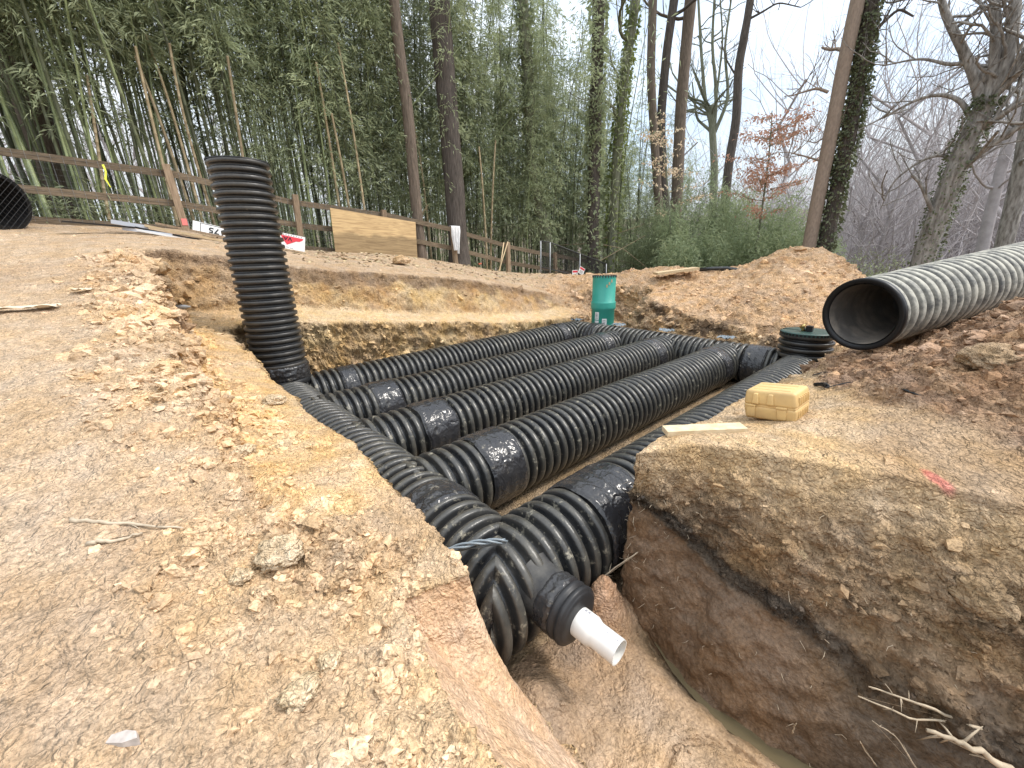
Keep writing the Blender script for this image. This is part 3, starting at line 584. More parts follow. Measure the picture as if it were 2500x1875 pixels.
for i, y in enumerate(PY):
    zf = ZA+(.06 if i == 0 else -.03 if i == 1 else 0); c = (HX0, y, ZA); e = (HX1, y, zf)
    p = thing('drain_pipe', (HX0+.5, y, ZA-R0), pl[i], 'pipe', GP); pipes.append(p)
    a, b = list(c), list(e); cuts = None
    if i == 0:
        a[0] = HX0-R0-.02; b[0] = HX1+R0+.02; cuts = [((HX0, y, 0), (-SQ, -SQ, 0)), ((HX1, y, 0), (SQ, -SQ, 0))]
    if i == 4:
        a[0] = HX0-R0-.02; b[0] = HX1+R0+.02; cuts = [((HX0, y, 0), (-SQ, SQ, 0)), ((HX1, y, 0), (SQ, SQ, 0))]
    V, F = corr(a, b, start=.03*i if i < 4 else 0, seed=i)
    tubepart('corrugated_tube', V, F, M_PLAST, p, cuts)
    t = tape_near[i]; tape((t[0], y, ZA), (t[1], y, ZA), seed=i, parent=p, crinkle=.0035)
    t = tape_far[i]
    if t: tape((t[0], y, zf), (t[1], y, zf), seed=i+10, parent=p, crinkle=.003)
# headers
h = thing('header_pipe', (HX0, 4, ZA-R0), 'near black corrugated header pipe along the left ledge joining all parallel pipes', 'pipe', 'header pipes closing the two ends of the pipe grid')
V, F = corr((HX0, PY[4]-R0-.02, ZA), (HX0, PY[0]+R0+.02, ZA), start=.0, seed=21)
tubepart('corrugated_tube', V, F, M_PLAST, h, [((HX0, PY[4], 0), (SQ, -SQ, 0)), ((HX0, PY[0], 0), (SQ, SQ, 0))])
tape((HX0, 2.13, ZA), (HX0, 2.42, ZA), seed=31, parent=h, crinkle=.0035)
hf = thing('header_pipe', (HX1, 4, ZA-R0), 'far black corrugated header pipe in front of the green riser', 'pipe', 'header pipes closing the two ends of the pipe grid')
V, F = corr((HX1, PY[4]-R0-.02, ZA), (HX1, PY[0]+R0+.02, ZA+.05), start=.0, seed=22)
tubepart('corrugated_tube', V, F, M_PLAST, hf, [((HX1, PY[4], 0), (-SQ, -SQ, 0)), ((HX1, PY[0], 0), (-SQ, SQ, 0))])
tape((HX1, 2.05, ZA), (HX1, 2.42, ZA), seed=33, parent=hf, crinkle=.0035)
tape((HX1, 5.62, ZA+.04), (HX1, 5.92, ZA+.04), seed=34, parent=hf, crinkle=.003)
# grey plastic strap ends crumpled over the far tees
def crumple(name, c, size, seed, m, parent=None, **kw):
    n = 15; u = np.linspace(-1, 1, n); U, Vv = np.meshgrid(u, u, indexing='ij'); U = U.ravel(); Vv = Vv.ravel()
    q = np.stack([U*1.5, Vv*1.5, U*0+seed], 1); z = .5*fbm(q*1.2, 3, seed, .6, ridged=True)
    P = np.stack([U*size[0]*(1+.3*fbm(q, 2, seed+3)), Vv*size[1]*(1+.3*fbm(q, 2, seed+5)), z*size[2]], 1)+np.array(c)
    i = (np.arange(n-1)[:, None]*n+np.arange(n-1)[None]).ravel(); F = np.stack([i, i+n, i+n+1, i+1], 1)
    if parent is not None: P = P-origin(parent)
    return obj(name, mesh(name, P, F, True), m, parent, **kw)
M_GREYP = mat('grey_plastic_strap', (.20, .235, .26), .3, var=.3, scale=8, spec=.5)
for k, y in enumerate((6.42, 5.22, 4.05, 2.85)):
    crumple('plastic_strap', (HX1+.12, y, ZA+R0+.05), (.11, .13, .09), 40+k, M_GREYP, hf)

# tall riser standing on the back left corner
r = thing('riser_pipe', (HX0, 6.42, -1.62), 'tall black corrugated riser standing upright on the back left pipe corner', 'pipe')
RR = .345
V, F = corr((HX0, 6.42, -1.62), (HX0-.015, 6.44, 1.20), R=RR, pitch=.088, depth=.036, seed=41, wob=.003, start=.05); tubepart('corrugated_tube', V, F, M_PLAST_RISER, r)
MBq = MB(); MBq.tube([(HX0-.015, 6.44, 1.20), (HX0-.015, 6.44, .6)], .29, 48, caps=False); MBq.build('inner_liner', M_INNER, r, True)
th = np.linspace(0, 2*np.pi, 64, endpoint=False); ca = np.stack([np.cos(th), np.sin(th), 0*th], 1); c0 = np.array([HX0-.015, 6.44, 1.20])
V = np.concatenate([c0+ca*RR, c0+ca*.29+[0, 0, .004], c0+ca*RR+[0, 0, .012], c0+ca*.29+[0, 0, .012]]); i = np.arange(64); j = (i+1) % 64
tubepart('rim', V, np.concatenate([np.stack([i, j, j+128, i+128], 1), np.stack([i+128, j+128, j+192, i+192], 1)]), M_RIM, r)
tape((HX0, 6.42, -1.60), (HX0, 6.42, -1.38), R=RR-.002, seed=45, parent=r, crinkle=.016)
MBq = MB(); MBq.tube([(HX0, 6.42, -1.72), (HX0, 6.42, -1.6), (HX0, 6.42, -1.585)], [.365, .37, .35], 48); MBq.build('collar', M_RIM, r, True)

# capped riser at the near far corner: two fat ribs, green-black lid with a brass fitting
LX, LY = HX1+.03, PY[4]+.02
l = thing('capped_riser', (LX, LY, -1.62), 'short black ribbed riser with a round dark green lid beside the big loose pipe', 'capped riser')
V, F = corr((LX, LY, -1.66), (LX, LY, -1.30), R=.385, pitch=.105, depth=.055, seed=51, start=.01); tubepart('corrugated_tube', V, F, M_PLAST_RISER, l)
MBq = MB(); MBq.tube([(LX, LY, -1.33), (LX, LY, -1.30), (LX, LY, -1.262), (LX, LY, -1.25)], [.33, .375, .375, .355], 56); lid = MBq.build('lid', mat('dark_green_lid', (.035, .075, .065), .4, var=.3), l, False)
for k in range(44):
    a = k/44*2*math.pi; MBq = MB() if k == 0 else MBq
    MBq.box((LX+.37*math.cos(a), LY+.37*math.sin(a), -1.285), (.02, .03, .035), [[math.cos(a), -math.sin(a), 0], [math.sin(a), math.cos(a), 0], [0, 0, 1]])
MBq.build('lid_teeth', M_RIM, lid, kind='stuff')
MBq = MB(); MBq.box((LX-.07, LY-.03, -1.205), (.09, .09, .09)); MBq.build('handle_block', M_RIM, l)
MBq = MB(); MBq.tube([(LX-.1, LY+.05, -1.25), (LX-.1, LY+.05, -1.17)], .022, 10); MBq.tube([(LX-.15, LY+.05, -1.17), (LX-.04, LY+.05, -1.16)], [.03, .02], 10); MBq.tube([(LX-.06, LY+.02, -1.25), (LX-.06, LY+.10, -1.19)], .018, 8)
MBq.build('brass_fitting', mat('brass', (.55, .40, .16), .35, metal=.8, var=.2), l, True)
# elbow stub with end cap, and the white outlet
st = thing('stub_pipe', (1.40, 1.2, -2.1), 'smooth black stub outlet with ribbed end cap and wrap at the front corner', 'pipe outlet')
SD = np.array([.03, -1, -.03]); SD /= np.linalg.norm(SD); SA = np.array([1.365, 1.38, -1.875])
def along(s): return SA+SD*s
MBq = MB(); MBq.tube([along(0), along(.05), along(.11), along(.24)], [.20, .175, .158, .155], 48, caps=False); MBq.build('spigot', mat('scuffed_black', (.028, .028, .030), .5, col2=(.09, .085, .075), scale=7, bump=.002), st, True)
tape(along(.12), along(.255), R=.155, seed=61, parent=st, crinkle=.0035, n=140)
MBq = MB(); s_ = [.355, .37, .385, .41, .42, .425, .435, .46, .475, .48, .487, .495, .50, .503]; r_ = [.175, .192, .196, .192, .176, .176, .192, .196, .190, .176, .172, .165, .14, .001]
MBq.tube([along(.235+(x-.355)*.72) for x in s_], [q*.862 for q in r_], 56, caps=False); MBq.build('end_cap', mat('matte_black_cap', (.016, .016, .017), .42, var=-1.0, scale=5), st, True)
wpp = thing('outlet_pipe', tuple(along(.45)), 'short white PVC pipe sticking out of the black end cap', 'pipe')
WO = np.array([.0, 0, -.015]); f_ = [along(x)+WO for x in (.31, .32, .425, .44, .455, .575, .59)]
MBq = MB(); MBq.tube(f_, [.079, .079, .079, .073, .067, .067, .0665], 48, caps=False); MBq.build('outer_wall', M_PVC, wpp, True)
MBq = MB(); MBq.tube([along(x)+WO for x in (.33, .45, .59)][::-1], [.060, .060, .061][::-1], 48, caps=False); MBq.build('inner_wall', mat('pvc_inside', (.66, .65, .61), .5), wpp, True)
c1 = along(.59)+WO; u_, v_, _w = frames(np.array([c1, c1+SD])); V = np.concatenate([c1+k*(np.cos(th)[:, None]*u_[0]+np.sin(th)[:, None]*v_[0]) for k in (.0665, .061)]); 
tubepart('rim', V, np.stack([i, j, j+64, i+64], 1), M_PVC, wpp)
# faint grey printing along the white pipe
side = np.cross(SD, [0, 0, 1]); side /= np.linalg.norm(side)
M_PRINT = mat('grey_pipe_print', (.30, .30, .33), .6)
def radial_patch(mb, s, ang, ds, da, R):
    pts = []
    for k in range(4):
        for e in (0, 1):
            a = ang+da*k/3; n_ = math.cos(a)*np.array([0, 0, 1.])+math.sin(a)*-side*-1; pts.append(along(s+ds*e)+WO+n_*R)
    mb.add(np.array(pts), [[0, 1, 3, 2], [2, 3, 5, 4], [4, 5, 7, 6]])
mb = MB(); rr_ = random.Random(5)
s0 = .475
while s0 < .575:
    w_ = rr_.uniform(.003, .008)
    if rr_.random() < .8: radial_patch(mb, s0, -.05, w_, .1, .0678)
    s0 += w_+.003
for k in range(2): radial_patch(mb, .36+.02*k, -.42-.02*k, .012, .22, .0800)
mb.build('printing', M_PRINT, wpp, kind='stuff')
# grey twisted strap at the elbow
mb = MB(); P0 = np.array([(.86, 1.62, -1.52), (.98, 1.55, -1.50), (1.10, 1.49, -1.50), (1.22, 1.45, -1.53)])
for k in range(3):
    q = np.array([P0[0]+(P0[-1]-P0[0])*t+np.array([0, .012*math.cos(9*t+k*2.1), .012*math.sin(9*t+k*2.1)+.03*math.sin(3.14*t)]) for t in np.linspace(0, 1, 14)]); mb.tube(q, .0065, 6)
tag(mb.build('plastic_strap', M_GREYP, None, True), 'twisted grey plastic strap lying over the front pipe elbow', 'strap')

# green riser
GX, GY = 8.62, 6.12
g = thing('green_pipe', (GX, GY, -1.9), 'upright green plastic riser pipe behind the far corner', 'pipe')
MBq = MB(); GR = .285; MBq.tube([(GX, GY, -2.0), (GX, GY, -1.32), (GX, GY, -1.30), (GX, GY, -1.25), (GX, GY, -1.15), (GX, GY, -1.12), (GX, GY, -1.11), (GX, GY, -.50)], [GR, GR, GR+.02, GR+.022, GR+.022, GR+.018, GR, GR], 56, caps=False)
MBq.build('pipe_wall', M_GREEN, g, True)
MBq = MB(); MBq.tube([(GX, GY, -.50), (GX, GY, -1.1)], GR-.02, 48, caps=False); MBq.build('inner_wall', mat('green_inside', (.03, .2, .16), .6), g, True)
c0 = np.array([GX, GY, -.50]); V = np.concatenate([c0+ca*GR, c0+ca*(GR-.02)]); tubepart('rim', V, np.stack([i, j, j+64, i+64], 1), M_GREEN, g)
mb = MB()
for k in range(26):
    a = k/26*2*math.pi; mb.box((GX+GR*math.cos(a), GY+GR*math.sin(a), -.505), (.02, .02, .05))
mb.tube([(GX+GR*math.cos(a), GY+GR*math.sin(a), -.485) for a in np.linspace(0, 2*math.pi, 33)], .008, 5); mb.build('rim_clips', M_WIRE, g, kind='stuff')
def curved_patch(mb, a0, a1, z0, z1, R, cx=GX, cy=GY, n=6):
    A = np.linspace(a0, a1, n); V = [(cx+R*math.cos(a), cy+R*math.sin(a), z) for a in A for z in (z0, z1)]
    mb.add(V, [[2*k, 2*k+2, 2*k+3, 2*k+1] for k in range(n-1)])
va = math.atan2(-GY, -GX)
mb = MB(); curved_patch(mb, va-.72, va-.34, -1.55, -1.36, GR+.004); curved_patch(mb, va-.72, va-.34, -1.73, -1.57, GR+.004); curved_patch(mb, va-.05, va+.35, -1.72, -1.52, GR+.004); mb.build('sticker', M_WHITE, g)
mb = MB()
for k in range(4): curved_patch(mb, va-.65, va-.44, -1.40-.035*k, -1.41-.035*k, GR+.008)
for k in range(4): curved_patch(mb, va+.0, va+.25, -1.56-.035*k, -1.57-.035*k, GR+.008)
mb.build('sticker_print', M_INK, g, kind='stuff')
mb = MB()
for a, z in ((.18, -.72), (.38, -.66), (.60, -.60)): curved_patch(mb, va+a, va+a+.14, z-.04, z+.03, GR+.004)
mb.build('mud_spot', mat('dried_mud', (.42, .34, .20), .9), g)

# big loose pipe lying up the spoil on the right
BD = np.array([.9308, -.3503, .1047]); BD /= np.linalg.norm(BD); BC = at(2100, 769, 5.5)
bp = thing('large_pipe', tuple(BC-np.array([0, 0, .36])), 'large dusty grey corrugated pipe lying on the spoil at the right, open end facing', 'pipe')
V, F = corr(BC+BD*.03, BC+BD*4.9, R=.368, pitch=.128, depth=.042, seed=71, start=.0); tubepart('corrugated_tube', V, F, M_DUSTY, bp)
mb = MB(); lathe(mb, BC, BD, [(.06, .345), (.05, .371), (.0, .371), (-.004, .362), (-.004, .328), (.03, .316), (.07, .306)], 80); mb.build('rim', M_RIM, bp, True)
mb = MB(); xs = np.linspace(.02, 4.8, 120); mb.tube([BC+BD*x for x in xs], .306+.004*np.sin(xs*49), 64, caps=False); mb.build('inner_wall', M_INNER, bp, True)

# ------------------------------------------------------------------ yellow carrying case, plank and small things on the right bank
def rot2(a): return np.array([[math.cos(a), -math.sin(a), 0], [math.sin(a), math.cos(a), 0], [0, 0, 1]])
M_CASE = mat('mustard_case_plastic', (.66, .45, .19), .55, col2=(.47, .31, .14), scale=6, bump=.001, spec=.4, lo=.3, hi=.75)
L0 = at(1806, 1030, 1); 
cl = np.array([3.115, .922, 0]); crn = np.array([3.10, .592, 0]); ex = (crn-cl); wl = np.linalg.norm(ex); ex /= wl; ey = np.array([-ex[1], ex[0], 0]); ey = -ey if ey@np.array([1, .2, 0]) < 0 else ey
CW, CDp, CH = .335, .30, .215; zb = -1.155
cc_ = cl+ex*CW/2+ey*CDp/2; RC = np.stack([ex, ey, [0, 0, 1]], 1)
tilt = np.array([[math.cos(.13), 0, -math.sin(.13)], [0, 1, 0], [math.sin(.13), 0, math.cos(.13)]])
RC = RC@tilt
cs = thing('carrying_case', (cc_[0], cc_[1], zb), 'mustard yellow plastic carrying case sitting on the right bank', 'case')
def rbox(name, lo, hi, rad, parent, m, tap=0.0, seg=4):
    """rounded box in the case's own frame; lo/hi corners; taper narrows it towards |z|"""
    bm = bmesh.new(); bmesh.ops.create_cube(bm, size=1)
    lo = np.array(lo); hi = np.array(hi)
    for v in bm.verts:
        z = v.co.z; v.co = Vector(((v.co.x)*(hi[0]-lo[0]), (v.co.y)*(hi[1]-lo[1]), z*(hi[2]-lo[2])))
        if tap > 0 and z > 0: v.co.x *= 1-tap; v.co.y *= 1-tap
        if tap < 0 and z < 0: v.co.x *= 1+tap; v.co.y *= 1+tap
        v.co += Vector((lo+hi)/2)
    bmesh.ops.bevel(bm, geom=bm.edges[:], offset=rad, segments=seg, affect='EDGES', profile=.5)
    me = bpy.data.meshes.new(name); bm.to_mesh(me); bm.free()
    off = np.array([cc_[0], cc_[1], zb])-origin(parent)
    me.transform(Matrix.Translation(Vector(off)) @ Matrix([list(RC[0])+[0], list(RC[1])+[0], list(RC[2])+[0], [0, 0, 0, 1]]))
    me.polygons.foreach_set('use_smooth', np.full(len(me.polygons), True, bool))
    return obj(name, me, m, parent)
w2, d2 = CW/2, CDp/2
base = rbox('base_shell', (-w2, -d2, 0), (w2, d2, .100), .022, cs, M_CASE, -.06)
lidc = rbox('lid_shell', (-w2, -d2, .105), (w2, d2, CH), .022, cs, M_CASE, .07)
rbox('seam', (-w2+.006, -d2+.006, .096), (w2-.006, d2-.006, .11), .003, cs, M_CASE)
for x in (-.085, .01): rbox('rib', (x-.024, -d2-.014, .118), (x+.024, -d2+.03, CH-.02), .008, cs, M_CASE, .35)
for x in (-.115, .08): rbox('latch', (x-.033, -d2-.012, .096), (x+.033, -d2+.01, .112), .004, cs, M_CASE)
for x in (-.115, .08): rbox('latch_leg', (x-.03, -d2-.008, .02), (x+.03, -d2+.02, .096), .006, cs, M_CASE, -.12)
for k, y in enumerate((-.085, -.05, -.015, .02, .055, .09)):
    rbox('side_rib', (w2-.03, y-.006, .122), (w2+.006, y+.006, CH-.035), .004, cs, M_CASE)
    rbox('side_rib', (w2-.03, y-.006, .03), (w2+.002, y+.006, .08), .004, cs, M_CASE)
for y in (-.08, 0, .08): rbox('top_rib', (-w2+.05, y-.02, CH-.02), (w2-.05, y+.02, CH+.004), .005, cs, M_CASE)

mb = MB(); mb.bar((2.32, 1.125, -1.10), (2.70, .785, -1.09), .10, .036); pk = mb.build('plank', M_NEWWOOD, None); pk.data.materials[0] = mat('raw_pine', (.68, .56, .38), .7, col2=(.56, .42, .25), scale=3, stretch=(6, 6, 14), bump=.002)
tag(pk, 'short raw pine plank lying at the bank edge left of the yellow case', 'plank')
def ribbon(name, P, w, m, normal=(0, 0, 1), twist=0, **kw):
    P = np.array(P, float); t = np.gradient(P, axis=0); t /= np.linalg.norm(t, axis=1)[:, None]; s = np.cross(t, normal); s /= np.linalg.norm(s, axis=1)[:, None]
    nrm_ = np.cross(s, t); a = np.linspace(0, twist, len(P))[:, None]; s = s*np.cos(a)+nrm_*np.sin(a)
    w = np.broadcast_to(w, (len(P),))[:, None]; up_ = np.cross(s, t)*-.004
    V = np.concatenate([P-s*w/2, P+s*w/2, P+s*w/2+up_, P-s*w/2+up_]); k = len(P); i = np.arange(k-1)
    F = np.concatenate([np.stack([i+a_*k, i+1+a_*k, i+1+((a_+1) % 4)*k, i+((a_+1) % 4)*k], 1) for a_ in range(4)])
    return obj(name, mesh(name, V, F, True), m, None, **kw)
def gpath(px, lift=.01, n=4):
    """a path lying on the ground through places given as (x, y)"""
    q = np.array(px, float); t = np.linspace(0, len(q)-1, (len(q)-1)*n+1); x = np.interp(t, np.arange(len(q)), q[:, 0]); y = np.interp(t, np.arange(len(q)), q[:, 1])
    z = height(x, y)+lift; return np.stack([x, y, z], 1)
ribbon('plastic_strip', gpath([(4.02, .62), (4.1, .50), (4.05, .36), (3.85, .20), (3.60, .06)], .035), [.012]*3+list(np.linspace(.02, .07, 12))+[.06, .01], M_RIM, label='long flat black plastic strip lying on the right bank', category='plastic strip')
for k, (q, lb) in enumerate((([(4.9, .88), (4.95, .8), (4.85, .72), (4.6, .62), (4.4, .6)], 'thin black wire curling on the bank behind the yellow case'), ([(4.3, .74), (4.25, .66), (4.12, .62)], 'short curved black hose scrap on the bank right of the yellow case'))):
    P = gpath(q, .02); mb = MB(); mb.tube(P, .006+.012*k, 6); tag(mb.build('wire_scrap', M_RIM, None, True), lb, 'wire')

# sticks and roots
M_STICK = mat('bleached_stick', (.55, .45, .33), .85, var=.35, scale=20, bump=.002)
M_ROOT = mat('pale_root', (.52, .42, .30), .85, var=.45, scale=20)
def stick(name, P, r, m, label, cat, kids=0, seed=0):
    P = np.array(P, float); rs = np.random.RandomState(seed); t = np.linspace(0, len(P)-1, 14); Q = np.stack([np.interp(t, np.arange(len(P)), P[:, c]) for c in range(3)], 1)
    Q[:, :] += rs.randn(14, 3)*r*.35; mb = MB(); mb.tube(Q, np.linspace(r, r*.45, 14)*(1+.2*rs.rand(14)), 8)
    for k in range(kids):
        i = rs.randint(3, 12); d = rs.randn(3)*.5+[0, 0, .1]; d += (Q[i]-Q[i-1])*8; d /= np.linalg.norm(d); l = rs.uniform(3, 12)*r; mb.tube([Q[i], Q[i]+d*l*.5, Q[i]+d*l+[0, 0, -.1*l]], [r*.4, r*.3, r*.12], 5)
    return tag(mb.build(name, m, None, True), label, cat)
def gz(x, y, l=0.008): return (x, y, ground_z(x, y)+l)
def gp_(px, py):          # where the photo's direction meets the ground
    d = ray(px, py); ts = np.linspace(.6, 24, 900)*1.0; q = d[None]*ts[:, None]; hgt = height(q[:, 0], q[:, 1]); k = np.argmax(q[:, 2] < hgt); return tuple(q[k, :2])
a, b, c_ = gp(172, 1275), gp(300, 1285), gp(455, 1296)
stick('stick', [gz(*a, .012), gz(*b, .014), gz(*c_, .012)], .0085, M_STICK, 'longer bleached stick lying on the bare ground at left', 'stick', 2, 1)
a, b, c_ = gp(217, 1330), gp(280, 1330), gp(350, 1310)
stick('stick', [gz(*a, .012), gz(*b, .016), gz(*c_, .012)], .0095, M_STICK, 'shorter thick bleached stick just below the longer stick', 'stick', 0, 2)
a, b = gp(185, 980), gp(275, 1030); stick('twig', [gz(*a), gz(*b)], .004, M_STICK, 'thin curved twig on the left ground above the two sticks', 'twig', 2, 3)
a, b = gp(1390, 1475), gp(1575, 1360); P = [gz(a[0], a[1], .01), gz((a[0]+b[0])/2, (a[1]+b[1])/2, .05), gz(b[0], b[1], .04)]
stick('root', P, .006, M_ROOT, 'thin pale root poking from the soil beside the pipe elbow', 'root', 6, 4)
a = gp(2060, 1690); 
for k, (pts, rad, lb, kid) in enumerate(([[(2395, 1780), (2250, 1720), (2120, 1675)], .006, 'longest pale root of the tangle hanging from the lower right cut face', 7],
        [[(2360, 1765), (2230, 1755), (2095, 1700)], .005, 'pale root with side shoots, under the longest root of the tangle', 6],
        [[(2500, 1900), (2380, 1830), (2265, 1780)], .014, 'thick broken root end with frayed tip in the bottom right corner', 5],
        [[(2140, 1870), (2110, 1830), (2100, 1810)], .003, 'short thin root dangling near the muddy water', 1],
        [[(2240, 1880), (2190, 1800), (2130, 1760)], .003, 'fine root hair hanging between the water and the tangle', 3],
        [[(1935, 1790), (1940, 1770), (1945, 1765)], .003, 'tiny root stub by the water channel', 1])):
    P = [wallpt(x, y, .02 if i == 0 else .10 if i == 1 else .16) for i, (x, y) in enumerate(pts)]
    stick('root', P, rad, M_ROOT, lb, 'root', kid, 20+k)
# fine rootlets sticking out of the cut face
fr = np.random.RandomState(12); mb = MB(); fi = np.where((face[T[:, 0]] > .5) & (TP[T[:, 0]] > .06))[0]
for k in range(300):
    f = fi[fr.randint(len(fi))]; p = P3[T[f, 0]]; n_ = NR2[T[f, 0]]; d = n_*.6+fr.randn(3)*.6; d /= np.linalg.norm(d); l = fr.uniform(.012, .05); b_ = p+d*l; mb.tube([p, b_, b_+(fr.randn(3)*.5+[0, 0, -.5])*l*.6], [.0014, .0012, .0006], 4, caps=False)
tag(mb.build('rootlets', M_ROOT, None, kind='stuff'), 'fine pale rootlets sticking out of the right cut face', 'rootlets')
# straw, wood chips and dead leaves
def chips(name, n, wf, smin, smax, m, seed, asp=(4, 1), **kw):
    rs = np.random.RandomState(seed); area = np.linalg.norm(np.cross(P3[T[:, 1]]-P3[T[:, 0]], P3[T[:, 2]]-P3[T[:, 0]]), axis=1); w = wf[T[:, 0]]*area*(P3[T[:, 0]]@FW > .3); w /= w.sum()
    f = rs.choice(len(T), n, p=w); p = P3[T[f, 0]]+NR2[T[f, 0]]*.006; nn = NR2[T[f, 0]]+rs.randn(n, 3)*.25; nn /= np.linalg.norm(nn, axis=1)[:, None]
    u = np.cross(nn, rs.randn(n, 3)); u /= np.linalg.norm(u, axis=1)[:, None]; v = np.cross(nn, u); l = rs.uniform(smin, smax, (n, 1))*np.clip(np.linalg.norm(p, axis=1)[:, None]/4, .8, 2.5); wd = l/rs.uniform(asp[1], asp[0], (n, 1))
    V = np.stack([p-u*l, p+v*wd+nn*wd*.3, p+u*l+nn*l*.15, p-v*wd+nn*wd*.3], 1).reshape(-1, 3); F = np.arange(4*n).reshape(-1, 4)
    c = np.repeat(.7+.6*rs.rand(n, 1), 4, 0)*np.array([[.42, .33, .2]]); c = np.concatenate([c, np.ones((4*n, 1))], 1)
    return obj(name, mesh(name, V, F, False, cols=c), m, kind='stuff', **kw)
upl = (X < .3)*(Y > 1)*(Y < 11.5)
chips('wood_chips', 1500, upl*near_fade+.6*crumb_zone*near_fade+.1*mound+.2*(Y > 8.2)*(X < 9)*(Y < 11.8)*(X > -3), .006, .022, M_CLOD, 5, (6, 2), label='pale wood chips and straw on the bare ground', category='wood chips')
M_LEAFD = mat('dead_leaf', (.32, .22, .13), .8, col2=(.20, .14, .09), scale=3, objrand=.1)
chips('leaf_litter', 26000, wood*(dist < 26)*(1/(1+(dist/12)**2))+.35*sstep(8.3, 9.2, Y)*(Y < 12.5)*(X > 1.2)*(X < 10.5)*(.3+.7*(nB > 0)), .012, .026, M_CLOD, 6, (2, 1), label='dead bamboo leaves and litter along and beyond the fence', category='leaf litter')
# single stones and lumps one can point to
def lump(name, c, s, seed, m, label, cat, flat=.7, colr=None):
    bm = bmesh.new(); bmesh.ops.create_icosphere(bm, subdivisions=4, radius=1); V = np.array([v.co[:] for v in bm.verts]); F = np.array([[v.index for v in f.verts] for f in bm.faces]); bm.free()
    n_ = fbm(V*1.3+seed, 4, seed, .6); r2 = fbm(V*3.5+seed, 4, seed+5, .6, ridged=True); V = V*(1+.42*n_+.26*r2)[:, None]*np.array(s)
    V[:, 2] = np.maximum(V[:, 2], -.45*s[2])
    cols = np.tile(np.array(colr or (.60, .45, .28)), (len(V), 1))*(1+.25*r2)[:, None]; cols = np.concatenate([cols, np.ones((len(V), 1))], 1)
    o = obj(name, mesh(name, V, F, True, cols=cols), m); o.location = c; return tag(o, label, cat)
x, y = gp(690, 1365); lump('dirt_clod', gz(x, y, .03), (.085, .075, .07), 3, M_SOIL, 'largest crusted dirt clod on the ground left of the pipe elbow', 'dirt clod', colr=(.58, .44, .28))
x, y = gp(590, 1418); lump('dirt_clod', gz(x, y, .01), (.035, .032, .028), 5, M_SOIL, 'small dirt clod touching the left foot of the largest crusted clod', 'dirt clod')
x, y = gp(670, 985); lump('dirt_clod', gz(x, y, .02), (.08, .06, .05), 8, M_SOIL, 'pale dirt clod where the left step meets the yellow ledge', 'dirt clod')
x, y = gp(590, 1115); lump('dirt_clod', gz(x, y, .02), (.07, .05, .045), 9, M_SOIL, 'crumbly clod at the broken edge above the two sticks', 'dirt clod')
x, y = gp(735, 1700); lump('dirt_clod', gz(x, y, .01), (.06, .045, .035), 11, M_SOIL, 'flat crusted clod near the bottom left of the trench cut', 'dirt clod')
x, y = gp(805, 1620); lump('dirt_clod', gz(x, y, .01), (.04, .035, .03), 12, M_SOIL, 'knobbly clod beside the smooth trench cut', 'dirt clod')
x, y = gp(980, 646); lump('dirt_clod', gz(x, y, .08), (.20, .15, .12), 13, M_SOIL, 'orange brown boulder of clay on the back edge below the plywood', 'dirt clod', colr=(.52, .34, .18))
x, y = gp(2370, 1450); q = wallpt(2400, 1460); lump('dirt_clod', tuple(q+np.array([.0, 0, 0])), (.10, .10, .09), 14, M_SOIL, 'large blocky clod set in the right cut face near the frame edge', 'dirt clod', colr=(.29, .20, .115))
q = wallpt(1955, 1360); lump('dirt_clod', tuple(q), (.035, .035, .035), 15, M_SOIL, 'round pale clod stuck in the middle of the right cut face', 'dirt clod', colr=(.33, .24, .14))
q = wallpt(2420, 880); lump('dirt_clod', tuple(q), (.17, .13, .09), 16, M_SOIL, 'broad clod on the red brown spoil under the large pipe', 'dirt clod', colr=(.36, .25, .15))
x, y = gp(305, 1812); mst = mat('pale_stone', (.52, .46, .42), .8, var=.3, scale=40)
mb = MB(); q = np.array([(-.045, .0), (-.02, .028), (.02, .03), (.04, .012), (.03, -.02), (-.01, -.022)]); z0 = ground_z(x, y)
V = [(x+a*1.0*.8-b*.3, y-a*.35+b*.9, z0+.018) for a, b in q]+[(x+(a*1.0*.8-b*.3)*1.05, y+(-a*.35+b*.9)*1.05, z0-.01) for a, b in q]
mb.add(V, [[0, 5, 4, 3], [0, 3, 2, 1]]+[[k, (k+1) % 6, (k+1) % 6+6, k+6] for k in range(6)]); tag(mb.build('flat_stone', mst, None), 'flat pale pink stone flake on the ground at lower left', 'stone')
x, y = gp(428, 757); mb = MB(); mb.tube([(x, y, -.56), (x+.12, y-.03, -.56), (x+.16, y-.04, -.56), (x+.18, y-.045, -.56)], [.032, .032, .014, .012], 12); o = mb.build('plastic_bottle', mat('clear_plastic', (.40, .40, .40), .25, spec=.6), None, True); o.location.z = ground_z(x, y)+.035+.56; tag(o, 'crushed clear plastic bottle at the back left corner of the ledge', 'bottle')
for k, (px, py, lb) in enumerate(((60, 760, 'long torn strip of pale cardboard on the ground at the left edge'), (205, 715, 'small torn scrap of pale cardboard on the crumbled left edge'))):
    x, y = gp(px, py); sz = (.22, .07) if k == 0 else (.08, .05); tag(crumple('cardboard_scrap', (x, y, ground_z(x, y)+.03), (*sz, .05), 70+k, mat('pale_cardboard', (.62, .52, .38), .8)), lb, 'cardboard')
